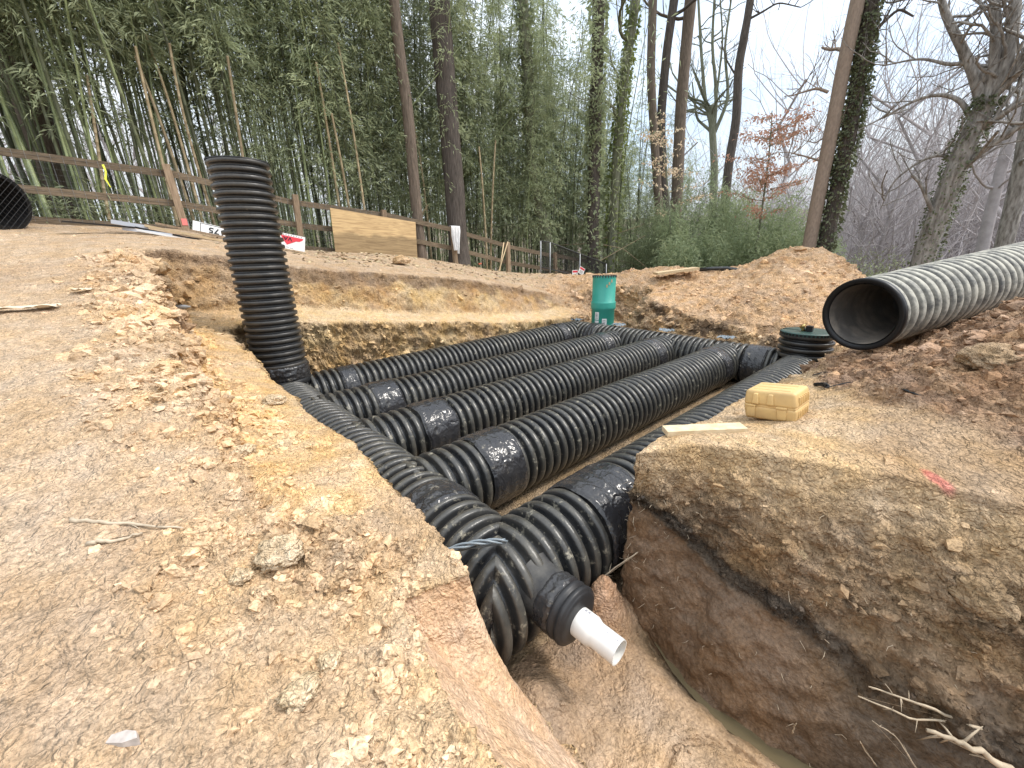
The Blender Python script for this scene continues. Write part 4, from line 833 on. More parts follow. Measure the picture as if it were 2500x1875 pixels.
# long coiled edge of black pipe lying on the far mound
mb = MB(); A_ = at(1708, 658, 12.6); B_ = at(1775, 655, 12.6); Cc = at(1830, 664, 12.6); mb.tube([A_, (A_+B_)/2+[0, 0, .01], B_, Cc], .05, 10); tag(mb.build('loose_pipe', M_PLAST, None, True), 'thin black pipe lying along the top of the far mound', 'pipe')
mb = MB(); A_ = at(1600, 668, 11.9); B_ = at(1700, 655, 12.2); mb.bar(A_, B_, .5, .06); tag(mb.build('board', M_NEWWOOD, None), 'tan board half buried on the far mound left of the thin black pipe', 'board')

# ------------------------------------------------------------------ wooden fence along the back
FP = [(-4.0,11.9,2.15),(-1.5,11.9,2.06),(1.0,12.0,1.95),(3.4,12.05,1.55),(5.65,11.8,1.34),(7.9,11.6,.965),(10.2,11.55,.48),(12.6,11.4,.10),(15.0,11.2,-.25)]
fence = thing('wooden_fence', (4, 12, .3), 'weathered three rail wooden fence running along the back above the pit', 'fence')
FPn = np.array(FP)
for k, (a, b) in enumerate(zip(FPn[:-1], FPn[1:])):
    d = (b-a)/np.linalg.norm(b-a)
    for q, dz in enumerate((.07, .64, 1.20)):
        jit = rnd.uniform(-.02, .02); mb = MB(); mb.bar(a+d*-.03-[0, -.045, dz+jit], b+d*.03-[0, -.045, dz+rnd.uniform(-.02, .02)], .035, .135 if q < 2 else .15)
        mb.build('rail', M_WOOD, fence)
for k, p in enumerate(FPn):
    zg = ground_z(p[0], p[1]); top = p[2]+(.10 if k in (2, 3) else .04 if k != 5 else -.12); lean = (.04 if k == 2 else rnd.uniform(-.03, .03))
    mb = MB(); mb.bar((p[0]+lean, p[1]-.055, zg-.25), (p[0]-lean, p[1]-.055, top), .13, .11, (0, 1, 0)); pst = mb.build('post', M_POST, fence)
    if k == 2: mb = MB(); mb.box((p[0]+lean*.8, p[1]-.118, zg+.16), (.10, .006, .14)); mb.build('paint_mark', mat('pink_marking_paint', (.75, .22, .2), .8), pst)
# wire netting stapled to the rails
mb = MB()
for a, b in zip(FPn[:4], FPn[1:5]):
    L = np.linalg.norm(b-a); n_ = int(L/.15)
    for i_ in range(n_):
        p = a+(b-a)*i_/n_; mb.tube([p+[0, .02, -1.2], p+[0, .02, 0]], .0018, 3, caps=False)
    for dz in np.arange(.05, 1.2, .1): mb.tube([a+[0, .02, -dz], b+[0, .02, -dz]], .0016, 3, caps=False)
mb.build('wire_netting', M_STEEL, fence, kind='stuff')

def panel_frame(bl, br, tl):
    """origin and axes of a flat sheet from three corners"""
    bl, br, tl = map(lambda v: np.array(v, float), (bl, br, tl)); ux = br-bl; w = np.linalg.norm(ux); ux /= w; uy = tl-bl; uy -= ux*(uy@ux); hh = np.linalg.norm(uy); uy /= hh
    return bl, ux, uy, np.cross(ux, uy), w, hh
def frame_matrix(o_, ux, uy, n_): return Matrix([[ux[i], uy[i], n_[i], o_[i]] for i in range(3)]+[[0, 0, 0, 1]])
# plywood sheet leaning on the fence
pm = bpy.data.materials.new('weathered_plywood'); pm.use_nodes = True; t = pm.node_tree; p_ = t.nodes['Principled BSDF']; p_.inputs['Roughness'].default_value = .8
tx = N(t, 'ShaderNodeTexCoord'); sx = N(t, 'ShaderNodeSeparateXYZ'); t.links.new(tx.outputs['Object'], sx.inputs[0])
mpn = N(t, 'ShaderNodeMapping'); mpn.inputs['Scale'].default_value = (.7, 9, 9); t.links.new(tx.outputs['Object'], mpn.inputs[0])
wn_ = N(t, 'ShaderNodeTexNoise'); setin(wn_, Scale=2.2, Detail=8.0, Roughness=.65, Distortion=1.4); t.links.new(mpn.outputs[0], wn_.inputs['Vector'])
ramp_ = N(t, 'ShaderNodeValToRGB'); ramp_.color_ramp.elements[0].position = .36; ramp_.color_ramp.elements[0].color = (.34, .215, .10, 1); ramp_.color_ramp.elements[1].position = .58; ramp_.color_ramp.elements[1].color = (.56, .385, .19, 1); t.links.new(wn_.outputs['Fac'], ramp_.inputs[0])
n4 = N(t, 'ShaderNodeTexNoise'); setin(n4, Scale=2.5, Detail=5.0); t.links.new(tx.outputs['Object'], n4.inputs['Vector'])
ma = N(t, 'ShaderNodeMath', operation='MULTIPLY_ADD'); t.links.new(n4.outputs['Fac'], ma.inputs[0]); ma.inputs[1].default_value = .35; t.links.new(sx.outputs['Y'], ma.inputs[2])
mr = N(t, 'ShaderNodeMapRange'); t.links.new(ma.outputs[0], mr.inputs[0]); setin(mr, **{'From Min': .70, 'From Max': .80, 'To Min': .55, 'To Max': 1.0})
mu = N(t, 'ShaderNodeMix', data_type='RGBA', blend_type='MULTIPLY'); mu.inputs['Factor'].default_value = 1; t.links.new(ramp_.outputs[0], mu.inputs['A']); t.links.new(mr.outputs[0], mu.inputs['B']); t.links.new(mu.outputs['Result'], p_.inputs['Base Color'])
o_, ux, uy, n_, w, hh = panel_frame(at(820, 622, 12.35), at(1019, 630, 12.95), at(812, 508, 12.60))
mb = MB(); V = np.array([(0, -.1, 0), (w, -.1, 0), (w, hh*.985, 0), (0, hh, 0)]); V = np.concatenate([V, V-[0, 0, .018]]); mb.add(V, [[0, 1, 2, 3], [7, 6, 5, 4], [0, 4, 5, 1], [1, 5, 6, 2], [2, 6, 7, 3], [3, 7, 4, 0]])
tr_ = at(1016, 541, 13.12); V[2] = V[6] = 0; q = np.array([(tr_-o_)@ux, (tr_-o_)@uy, 0]); V[2] = q; V[6] = q-[0, 0, .018]; mb.V[0] = V
ply = mb.build('plywood_sheet', pm); ply.matrix_world = frame_matrix(o_, ux, uy, n_); tag(ply, 'stained plywood sheet leaning against the wooden fence', 'plywood sheet')

def text_mesh(s, size, bold=.0):
    c = bpy.data.curves.new('txt', 'FONT'); c.body = s; c.size = size; c.align_x = 'CENTER'; c.align_y = 'CENTER'; c.extrude = .001; c.offset = bold
    o = bpy.data.objects.new('txt', c); C.objects.link(o); dg = bpy.context.evaluated_depsgraph_get(); me = bpy.data.meshes.new_from_object(o.evaluated_get(dg)); bpy.data.objects.remove(o); return me
def sign(name, bl, br, tl, label, th=.006, m=None):
    o_, ux, uy, n_, w, hh = panel_frame(bl, br, tl); s_ = bpy.data.objects.new(name, None); C.objects.link(s_); s_.matrix_world = frame_matrix(o_, ux, uy, n_); tag(s_, label, 'sign')
    V = np.array([(0, 0, 0), (w, 0, 0), (w, hh, 0), (0, hh, 0)]); V = np.concatenate([V, V-[0, 0, th]]); obj('board', mesh('board', V, [[0, 1, 2, 3], [7, 6, 5, 4], [0, 4, 5, 1], [1, 5, 6, 2], [2, 6, 7, 3], [3, 7, 4, 0]], False), m or M_WHITE, s_)
    return s_, w, hh
def flat(name, pts, m, parent, z=.004):
    V = np.array([(x, y, z) for x, y in pts]); return obj(name, mesh(name, V, [[0, i, i+1] for i in range(1, len(pts)-1)], False), m, parent)
sg, w, hh = sign('number_sign', at(470, 564, 10.9), at(640, 602, 11.1), at(468, 537, 10.95), 'white number sign lying upside down behind the tall riser, digits 8175')
tm = text_mesh('8175', .155, .003); o = obj('digits', tm, M_INK, sg); tm.materials.clear(); tm.materials.append(M_INK); o.matrix_basis = Matrix.Translation((.45, hh*.48, .006)) @ Matrix.Rotation(math.pi, 4, 'Z') @ Matrix.Diagonal((1.25, 1, 1, 1))
for (x0, y0, x1, y1) in ((.12, .012, w-.02, .022), (.12, hh-.022, w-.02, hh-.012), (.12, .012, .13, hh-.012)): flat('border_line', [(x0, y0), (x1, y0), (x1, y1), (x0, y1)], M_INK, sg)
s2, w, hh = sign('red_white_sign', at(600, 588, 10.8), at(744, 615, 10.9), at(598, 549, 10.85), 'white sign with red shape and letters VA upside down beside the tall riser')
flat('red_shape', [(w*.56, hh*.86), (w*.62, hh*.52), (w*.68, hh*.26), (w*.76, hh*.46), (w*.83, hh*.58), (w*.90, hh*.60), (w*.955, hh*.74), (w*.97, hh*.84)][::-1], M_RED, s2)
tm = text_mesh('VA', .115, .002); o = obj('letters', tm, M_INK, s2); tm.materials.clear(); tm.materials.append(M_INK); o.matrix_basis = Matrix.Translation((w*.69, hh*.68, .008)) @ Matrix.Rotation(math.pi, 4, 'Z') @ Matrix.Diagonal((1.2, 1, 1, 1))
mb = MB()
for k in range(9): x = w*(.93-.045*k); mb.box((x, hh*.92, .004), (.018, .012, .002))
for k in range(3): mb.box((w*(.62+.07*k), hh*(.08+.03*(k % 2)), .004), (.06, .006, .002))
V = np.concatenate(mb.V); obj('small_print', mesh('small_print', V, np.concatenate(mb.F[4]), False), M_INK, s2, kind='stuff')

# long boards, gutter and strips lying in front of the fence
def lay(name, p0, p1, r, w, h, m, lz, label, cat):
    a = at(*p0, r[0]); b = at(*p1, r[1]); mb = MB(); mb.bar(a, b, w, h); return tag(mb.build(name, m, None), label, cat)
lay('gutter', (272, 541), (362, 556), (10.6, 10.55), .12, .07, M_GUTTER, 0, 'pale metal gutter length on top of the pile of boards at the fence', 'gutter')
lay('board', (355, 551), (560, 592), (10.5, 10.3), .14, .04, M_NEWWOOD, 0, 'tan board on top of the pile below the number sign', 'board')
lay('board', (380, 545), (600, 590), (10.7, 10.5), .10, .04, M_POST, 0, 'brown board behind the tan board on the pile', 'board')
lay('trim_strip', (335, 562), (640, 618), (10.2, 9.9), .07, .03, M_WHITE, 0, 'long white trim strip at the front of the pile of boards', 'trim')
lay('trim_strip', (330, 555), (560, 600), (10.3, 10.1), .05, .03, M_RIM, 0, 'long black strip between the tan board and white trim', 'trim')
lay('black_sheet', (150, 541), (330, 556), (10.2, 10.3), .18, .02, M_RIM, 0, 'long thin black sheet sticking out left of the pile', 'sheet')
lay('trim_strip', (300, 558), (420, 574), (10.3, 10.1), .05, .05, M_GUTTER, 0, 'short pale strip under the gutter', 'trim')

# white towel over the top rail
tp_ = at(1107, 556, 13.95)+np.array([0, -.1, .02]); n1, n2 = 26, 40; u = np.linspace(-.17, .17, n1); v = np.linspace(0, 1, n2); U, Vv = np.meshgrid(u, v, indexing='ij'); U = U.ravel(); Vv = Vv.ravel()
wd = 1-.45*sstep(.2, 1, Vv); z_ = np.where(Vv < .08, .02, -(Vv-.08)*.78-.1*sstep(.6, 1, Vv)*(U > .0)); fold = .035*np.sin(U*55+2*Vv)*sstep(0, .5, Vv)+.02*fbm(np.stack([U*9, Vv*4, U*0], 1), 3, 5)
yy = np.where(Vv < .08, (.08-Vv)*1.6, 0)-fold-.02; Vt = np.stack([U*wd, yy, z_], 1); i = (np.arange(n1-1)[:, None]*n2+np.arange(n2-1)[None]).ravel()
tw = obj('towel', mesh('towel', Vt, np.stack([i, i+n2, i+n2+1, i+1], 1)), mat('white_cloth', (.72, .72, .72), .9, var=.12, scale=9)); tw.location = tp_; tag(tw, 'white towel hanging over the fence rail right of the plywood', 'towel')
sm = tw.modifiers.new('s', 'SOLIDIFY'); sm.thickness = .012
# long handled tools leaning on a fence post
for k, (a, b, lb, bl_) in enumerate((((1240, 590), (1221, 668), 'long handled shovel leaning at the fence post, left one of the pair', 0), ((1236, 592), (1212, 672), 'long handled rake leaning at the fence post, right one of the pair', 1))):
    A_ = at(a[0]-6*k, a[1], 15.1); B_ = at(b[0]+12*k-6, b[1]+2, 14.7); tl_ = thing('shovel' if not bl_ else 'rake', tuple(B_), lb, 'garden tool', 'tools leaning on the fence')
    mb = MB(); mb.tube([A_, B_], .022, 8); mb.build('handle', M_NEWWOOD, tl_, True)
    mb = MB()
    if bl_:
        mb.bar(B_+[-.28, 0, -.02], B_+[.22, 0, -.02], .05, .04)
        for q in range(9): mb.tube([B_+[-.26+.055*q, 0, -.02], B_+[-.26+.055*q, -.04, -.12]], .008, 4)
        mb.build('rake_head', M_POST, tl_)
    else:
        dd = (B_-A_)/np.linalg.norm(B_-A_); mb.bar(B_-dd*.02, B_+dd*.12, .22, .02, (0, 1, .2)); mb.bar(B_+dd*.12, B_+dd*.24, .14, .015, (0, 1, .2)); mb.build('blade', M_STEEL, tl_)
# yellow ribbon and orange flag
rp = at(251, 402, 11.62); ribbon('yellow_ribbon', [rp+[0, -.02, 0], rp+[.015, -.04, -.12], rp+[-.02, -.04, -.26], rp+[.02, -.04, -.40]], [.035, .03, .05, .035], mat('yellow_tape', (.75, .78, .10), .5), (0, -1, 0), 1.2, label='yellow ribbon tied to the top fence rail at the left', category='ribbon')
rp = at(172/1+1000, 645, 15.0); crumple('marker_flag', tuple(rp), (.06, .02, .1), 90, mat('orange_flag', (.85, .22, .12), .6), label='small orange flag scrap behind the lower fence rail', category='flag')

# chain link panel with two small notices
cl_ = thing('chain_link_panel', tuple(at(1320, 684, 15.3)), 'grey chain link fence panel standing right of the wooden fence', 'fence panel')
A0, A1 = at(1320, 686, 15.3), at(1320, 588, 15.3); B0, B1 = at(1480, 715, 17.6), at(1480, 644, 17.6); H0_ = at(1343, 690, 15.4); H1_ = at(1343, 592, 15.4)
for a, b in ((A0-[0, 0, .3], A1), (H0_-[0, 0, .3], H1_), (B0-[0, 0, .3], B1), ((H0_+B0)/2-[0, 0, .3], (H1_+B1)/2)): mb = MB(); mb.tube([a, b], .025, 8); mb.build('post', M_STEEL, cl_, True)
mb = MB(); mb.tube([A1, H1_, B1], .022, 8); mb.build('top_rail', M_WIRE, cl_, True); mb = MB(); mb.tube([A0+[0, 0, .5], (H0_+B0)/2+[0, 0, .45]], .018, 6); mb.build('brace', M_WIRE, cl_, True)
mb = MB(); P00, P10, P01, P11 = A0-[0, 0, .1], B0-[0, 0, .1], A1, B1
def bil(u, v): return (P00*(1-u)+P10*u)*(1-v)+(P01*(1-u)+P11*u)*v
nw = 60
for k in range(-26, nw):
    for s_ in (1, -1):
        u0, u1 = k/nw, (k+26)/nw; v0, v1 = (0, 1) if s_ > 0 else (1, 0)
        if u0 < 0: v0 = v0+(v1-v0)*(-u0)/(u1-u0); u0 = 0
        if u1 > 1: v1 = v0+(v1-v0)*(1-u0)/(u1-u0); u1 = 1
        mb.tube([bil(u0, v0), bil(u1, v1)], .0065, 3, caps=False)
mb.build('mesh_wire', M_WIRE, cl_, kind='stuff')
for k, (px, py, a) in enumerate(((1404, 668, 0.0), (1420, 661, -.45))):
    c0 = at(px, py, 16.0+.15*k); dx_ = (B0-A0); dx_[2] = 0; dx_ /= np.linalg.norm(dx_); up_ = np.array([0, 0, 1.]); ux_ = dx_*math.cos(a)+up_*math.sin(a); uy_ = np.cross(np.cross(dx_, up_), ux_)*1.0; uy_ = uy_ if uy_[2] > 0 else -uy_
    s_, w, hh = sign('warning_sign', c0-ux_*.14-uy_*.13, c0+ux_*.14-uy_*.13, c0-ux_*.14+uy_*.13, ('upright' if k == 0 else 'tilted')+' small white notice with red header on the chain link panel')
    flat('red_header', [(.02, hh*.66), (w-.02, hh*.66), (w-.02, hh*.92), (.02, hh*.92)], M_RED, s_)
    for q in range(3): flat('print_line', [(.04, hh*(.15+.14*q)), (w-.05, hh*(.15+.14*q)), (w-.05, hh*(.19+.14*q)), (.04, hh*(.19+.14*q))], M_INK, s_)

# big black pipe end behind the netting at the far left
pc = at(2, 492, 10.9); ax_ = np.array([-.75, .62, .05]); ax_ /= np.linalg.norm(ax_); dp = thing('large_pipe', tuple(pc), 'big black pipe end behind wire netting at the far left edge', 'pipe')
V, F = corr(pc, pc+ax_*2.2, R=.44, pitch=.12, depth=.04, seed=81); tubepart('corrugated_tube', V, F, M_PLAST, dp); mb = MB(); mb.tube([pc+ax_*x for x in np.linspace(0, 2.1, 20)], .385, 48, caps=False); mb.build('inner_wall', M_RIM, dp, True)
mb = MB(); u_, v_, _w = frames(np.array([pc, pc+ax_])); mb.add(np.concatenate([pc+k*(np.cos(th)[:, None]*u_[0]+np.sin(th)[:, None]*v_[0])-ax_*.004 for k in (.445, .385)]), np.stack([np.arange(64), (np.arange(64)+1) % 64, (np.arange(64)+1) % 64+64, np.arange(64)+64], 1)); mb.build('rim', M_RIM, dp)
mb = MB()
for k in range(-6, 7):
    for s_ in (1, -1):
        l_ = math.sqrt(max(.01, .46**2-(k*.07)**2)); o_ = u_[0]*.707+v_[0]*.707*s_; q_ = u_[0]*.707-v_[0]*.707*s_; mb.tube([pc-ax_*.03+o_*k*.07-q_*l_, pc-ax_*.03+o_*k*.07+q_*l_], .003, 3, caps=False)
mb.build('netting', M_BARKD_ if 0 else M_WIRE, dp, kind='stuff')

# ------------------------------------------------------------------ vegetation
M_BARK = mat('grey_brown_bark', (.20, .155, .12), .9, col2=(.10, .078, .06), scale=5, stretch=(6, 6, .8), bump=.02, bscale=7)
M_BARKD = mat('dark_furrowed_bark', (.13, .108, .092), .9, col2=(.055, .046, .04), scale=5, stretch=(7, 7, .7), bump=.035, bscale=6)
M_BARKP = mat('pale_tan_bark', (.29, .225, .175), .85, col2=(.21, .16, .125), scale=6, stretch=(4, 4, 1.5), bump=.01, bscale=9)
M_BARKG = mat('mossy_grey_bark', (.22, .22, .165), .9, col2=(.13, .14, .085), scale=4, stretch=(4, 4, 1), bump=.015, bscale=7)
M_BARKHAZE = mat('haze_tinted_bark', (.46, .42, .42), .9, var=.25, scale=4, objrand=.2)  # aerial haze put into the bark colour: paler, lavender grey for distant trees
M_BARKN = mat('near_grey_bark', (.33, .31, .285), .9, col2=(.12, .105, .09), scale=4, stretch=(4, 4, 1), bump=.015, bscale=7)
M_CULM = mat('green_bamboo_culm', (.24, .27, .13), .45, col2=(.12, .15, .07), scale=1.1, objrand=.45, spec=.35)
M_CULMD = mat('dark_bamboo_culm', (.075, .08, .05), .55, col2=(.10, .11, .055), scale=1.3, objrand=.4)
M_CULMT = mat('dead_tan_culm', (.40, .32, .20), .6, col2=(.26, .20, .12), scale=1.5, objrand=.25)
M_LEAF = leaf_mat('bamboo_leaf', (.43, .47, .29), (.24, .28, .16), .45)
M_LEAFY = leaf_mat('yellow_green_leaf', (.32, .37, .12), (.18, .23, .08), .4)
M_IVY = leaf_mat('ivy_leaf', (.075, .095, .045), (.13, .14, .08), .15)
M_COPPER = leaf_mat('copper_beech_leaf', (.66, .38, .27), (.55, .30, .20), .35)
M_TANLEAF = leaf_mat('tan_beech_leaf', (.68, .56, .40), (.60, .45, .30), .35)
M_BUSH = leaf_mat('bush_leaf', (.44, .50, .30), (.25, .31, .17), .45)
M_SHRUB = leaf_mat('shrub_leaf', (.36, .39, .22), (.25, .28, .15), .35)
def leaves(P, D, l, w, rs, droop=.35):
    """diamond leaves at P pointing along D"""
    n = len(P); D = D/np.linalg.norm(D, axis=1)[:, None]; s = np.cross(D, rs.randn(n, 3)); s /= np.linalg.norm(s, axis=1)[:, None]
    l = (l*(.7+.6*rs.rand(n)))[:, None]; w = w*(.8+.4*rs.rand(n))[:, None]
    V = np.stack([P, P+D*l*.4+s*w, P+D*l+np.array([0, 0, -1])*l*droop*.5, P+D*l*.4-s*w], 1).reshape(-1, 3); return V, np.arange(4*n).reshape(-1, 4)
def culm_mesh(name, H, r0, curve, seed, cut=False, m=None):
    rs = np.random.RandomState(seed); z = []; rr = []; zz = 0
    while zz < H:
        z += [zz, zz+.012, zz+.03]; f = 1-.75*(zz/H)**1.5 if not cut else 1-.3*zz/H; rr += [r0*f, r0*f*1.16, r0*f*.97]; zz += .26+.10*min(zz, 2)/2
    z = np.array(z); rr = np.array(rr); a = rs.uniform(0, 6.28); dx = curve*(z/H)**2.2*H; P = np.stack([dx*math.cos(a), dx*math.sin(a), z-.3], 1)+np.stack([.02*np.sin(z*.9+seed), .02*np.cos(z*.7+seed), 0*z], 1)
    V, F = tube_arr(P, rr, 7); me = mesh(name, V, F, True); me.materials.append(m or M_CULM); return me, P
def foliage_mesh(name, P, z0, n_br, per, seed, l=.17, w=.014, rad=.95, m=None):
    rs = np.random.RandomState(seed); LP = []; LD = []; tw = MB()
    zt = P[:, 2].max()
    for k in range(n_br):
        z = z0+(zt-z0)*rs.rand()**.85; c = np.array([np.interp(z, P[:, 2], P[:, i]) for i in range(3)]); a = rs.uniform(0, 6.28); L = rad*rs.uniform(.4, 1.2)*(1-.35*(z-z0)/(zt-z0+.1)); up = rs.uniform(.2, .9)
        t_ = np.linspace(0, 1, 5); Q = c+np.stack([math.cos(a)*L*t_, math.sin(a)*L*t_, up*L*t_-L*.9*t_**2.2], 1); tw.tube(Q, np.linspace(.005, .0015, 5), 3, caps=False)
        u = rs.rand(per)**.7; q = np.stack([np.interp(u, t_, Q[:, i]) for i in range(3)], 1)+rs.randn(per, 3)*.055; d = np.array([math.cos(a), math.sin(a), -.45])+rs.randn(per, 3)*.55; LP.append(q); LD.append(d)
    LP = np.concatenate(LP); LD = np.concatenate(LD); V, F = leaves(LP, LD, l, w, rs); tw.add(V, F)
    me = mesh(name, np.concatenate(tw.V), [np.concatenate(f) for f in tw.F.values() if f], False); me.materials.append(m or M_LEAF); return me
bam = []
for k in range(9):
    hi = k < 4; H = [11, 12, 10.5, 12.5, 11, 9.5, 10.5, 8.5, 9][k]; cm, P = culm_mesh('culm', H, [.027, .031, .023, .034, .023, .021, .022, .019, .018][k], [.10, .06, .14, .08, .10, .16, .12, .2, .1][k], k, m=M_CULM if k % 2 == 0 else M_CULMD)
    fm = foliage_mesh('foliage', P, 3.4 if hi else 1.5, 80 if hi else 105, 15, 100+k, m=M_LEAF); bam.append((cm, fm))
zones = [(-150, 130, 'bamboo before the very thick brown trunk at the far left', 'bamboos at the far left trunk', 20, True),
         (130, 300, 'bamboo above the yellow ribbon on the rail', 'bamboos above the yellow ribbon', 24, True),
         (300, 450, 'bamboo above the pink marked fence post', 'bamboos above the pink marked post', 24, True),
         (450, 640, 'bamboo rising behind the top of the tall black riser', 'bamboos behind the riser top', 28, True),
         (640, 800, 'bamboo between the tall riser and the plywood', 'bamboos between riser and plywood', 24, True),
         (800, 940, 'bamboo behind the left half of the plywood', 'bamboos behind the plywood', 26, False),
         (940, 1060, 'bamboo beside the slim curved grey trunk', 'bamboos at the slim grey trunk', 22, False),
         (1060, 1190, 'bamboo around the dark trunk behind the towel', 'bamboos around the dark trunk', 24, False),
         (1190, 1300, 'bamboo behind the two leaning garden tools', 'bamboos behind the tools', 22, False),
         (1300, 1420, 'bamboo behind the chain link panel', 'bamboos behind the chain link', 26, False),
         (1420, 1540, 'bamboo above the green riser pipe', 'bamboos above the green riser', 24, False),
         (1540, 1640, 'bamboo just left of the clump of three trunks', 'bamboos left of the three trunks', 16, False)]
rz = np.random.RandomState(77)
def inst(me, parent, name):
    o = bpy.data.objects.new(name, me); C.objects.link(o); o.parent = parent; return o
for (x0, x1, lb, gr, n, hi) in zones:
    for k in range(n):
        px = x0+(x1-x0)*(k+rz.rand())/n; d = ray(px, 640); rmin = 12.3/max(.35, d[1]/math.hypot(d[0], d[1])); r = rmin+abs(rz.randn())*2.0+.25 if px < 1250 else rmin*.92+rz.rand()*5+.4
        r = max(min(r, 24), 14.7 if 985 < px < 1150 else 0); p = at(px, 640, r); z = ground_z(p[0], p[1]); j = rz.randint(0, 5) if hi else rz.randint(3, 9)
        fr_ = r < rmin+1.1; b = thing('bamboo', (p[0], p[1], z), ('front row ' if fr_ else 'deeper standing ')+lb, 'bamboo', gr+(', front row' if fr_ else ', deeper')); b.rotation_euler = (rz.randn()*.035, rz.randn()*.035+(-.03 if px < 500 else 0), rz.rand()*6.28); s = rz.uniform(.85, 1.15)*(1 if px < 1420 else .72); b.scale = (s, s, s)
        inst(bam[j][0], b, 'culm'); inst(bam[j][1], b, 'foliage')
# cut and dead pale culms standing at the front of the grove
dead, _ = culm_mesh('culm', 4.6, .036, .03, 31, True, M_CULMT); dead2, _ = culm_mesh('culm', 6.2, .034, .05, 32, True, M_CULMT)
for k, (px, top, r) in enumerate([(455, 95, 12.6), (520, 60, 13.0), (500, 130, 12.8), (545, 130, 12.5), (640, 120, 12.6), (905, 95, 13.2), (850, 130, 13.4), (1055, 270, 14.6), (1190, 335, 15.4), (1198, 340, 15.2), (875, 260, 13.2), (300, 300, 12.9)]):
    p = at(px, 640, r); z = ground_z(p[0], p[1]); o = bpy.data.objects.new('bamboo', (dead, dead2)[k % 2]); C.objects.link(o); o.location = (p[0], p[1], z); o.rotation_euler = (rz.randn()*.03, -.04+rz.randn()*.03, rz.rand()*6)
    zt = at(px*.99, top, r)[2]-z; hh = 4.3 if k % 2 == 0 else 5.9; o.scale = (1, 1, max(.5, min(1.3, zt/hh)))
    tag(o, 'pale tan cut bamboo culm without leaves standing at the front of the grove', 'bamboo', 'cut dead culms at the grove front')
def pole(pts, r, m, label, cat='bamboo', name='leaning_bamboo', n=16, taper=.5):
    Q = np.array(pts); t = np.linspace(0, len(Q)-1, n*3); P = np.stack([np.interp(t, np.arange(len(Q)), Q[:, i]) for i in range(3)], 1)
    for _ in range(6): P[1:-1] = (P[:-2]+2*P[1:-1]+P[2:])/4
    rr = np.linspace(r, r*taper, len(P))*np.where(np.arange(len(P)) % 3 == 1, 1.15, 1); mb = MB(); mb.tube(P, rr, 7); return tag(mb.build(name, m, None, True), label, cat)
for pts, r, m, lb in [(((935, 345, 14), (1160, 70, 14.5)), .022, M_CULM, 'long green bamboo leaning diagonally across the two thick trunks'),
      (((1130, 430, 16), (1290, 235, 17), (1340, 215, 17.5)), .02, M_CULM, 'green bamboo leaning right behind the white towel'),
      (((1000, 565, 14.2), (1045, 500, 14.2)), .03, M_CULMT, 'broken pale culm sloping up right of the plywood corner'),
      (((1005, 570, 14.4), (1035, 520, 14.4)), .028, M_CULMT, 'shorter broken pale culm below its longer neighbour by the plywood'),
      (((1340, 600, 18.5), (1450, 594, 18.5), (1520, 606, 18.5), (1575, 650, 18.5)), .022, M_CULMT, 'thin pale culm arching over to the right beyond the chain link panel'),
      (((1290, 420, 18), (1180, 640, 16.5)), .02, M_CULM, 'dark bamboo slanting down left behind the fence tools'),
      (((1450, 590, 19), (1572, 548, 19)), .018, M_CULMT, 'pale broken culm lying level right of the chain link panel'),
      (((1460, 640, 18), (1575, 575, 18.6)), .018, M_CULMT, 'pale broken culm rising right from the chain link panel'),
      (((1075, 470, 17), (1210, 640, 15.5)), .02, M_CULMD, 'dark culm falling right towards the fence tools'),
      (((1160, 560, 16), (1340, 535, 18)), .018, M_CULMD, 'dark culm lying nearly level behind the fence'),
      (((150, 600, 12.5), (10, 250, 13.5), (-30, 120, 14)), .045, M_CULM, 'thick green bamboo closest to the left frame edge')]:
    pole([at(*q) for q in pts], r, m, lb)
# the rest of the grove reads as one mass
rs = np.random.RandomState(5); mb = MB(); LP = []; LD = []
for k in range(340):
    px = rs.uniform(-250, 1560) if rs.rand() < .55 else rs.uniform(620, 1560); r = rs.uniform(18, 34); p = at(px, 640, r); z = ground_z(p[0], p[1]); H = rs.uniform(8, 12.5); a = rs.uniform(0, 6.28); lean = rs.uniform(0, 1.6); t_ = np.linspace(0, 1, 5)
    Q = np.stack([p[0]+math.cos(a)*lean*t_**2, p[1]+math.sin(a)*lean*t_**2, z+H*t_], 1); mb.tube(Q, np.linspace(.032, .012, 5), 4, caps=False)
    m_ = 150 if px > 620 else 50; u = rs.uniform(.12 if px > 620 else .72, 1, m_); c = np.stack([np.interp(u, t_, Q[:, i]) for i in range(3)], 1)+rs.randn(m_, 3)*[.55, .55, .4]; LP.append(c); LD.append(rs.randn(m_, 3)+[0, 0, -.5])
LP = np.concatenate(LP); LD = np.concatenate(LD); V, F = leaves(LP, LD, .24, .022, rs)
mb.build('bamboo_thicket_stems', M_CULMD, None, True, kind='stuff', label='dark stems of the deeper bamboo grove', category='bamboo grove')
obj('bamboo_thicket', mesh('bamboo_thicket', V, F, False), M_LEAF, kind='stuff', label='leafy mass of the deeper bamboo grove', category='bamboo grove')
# low bamboo sprouts behind the rails
LP = []; LD = []
for k in range(160):
    px = rs.uniform(0, 1500); d = ray(px, 640); r = 12.35/max(.35, d[1]/math.hypot(d[0], d[1]))+rs.rand()*2.5; p = at(px, 640, r); z = ground_z(p[0], p[1]); m_ = 45; c = np.array([p[0], p[1], z+.3])+rs.randn(m_, 3)*[.3, .3, .22]; LP.append(c); LD.append(rs.randn(m_, 3)+[0, 0, .2])
V, F = leaves(np.concatenate(LP), np.concatenate(LD), .15, .011, rs); obj('undergrowth', mesh('undergrowth', V, F, False), M_LEAF, kind='stuff', label='low bamboo shoots growing behind the fence rails', category='undergrowth')

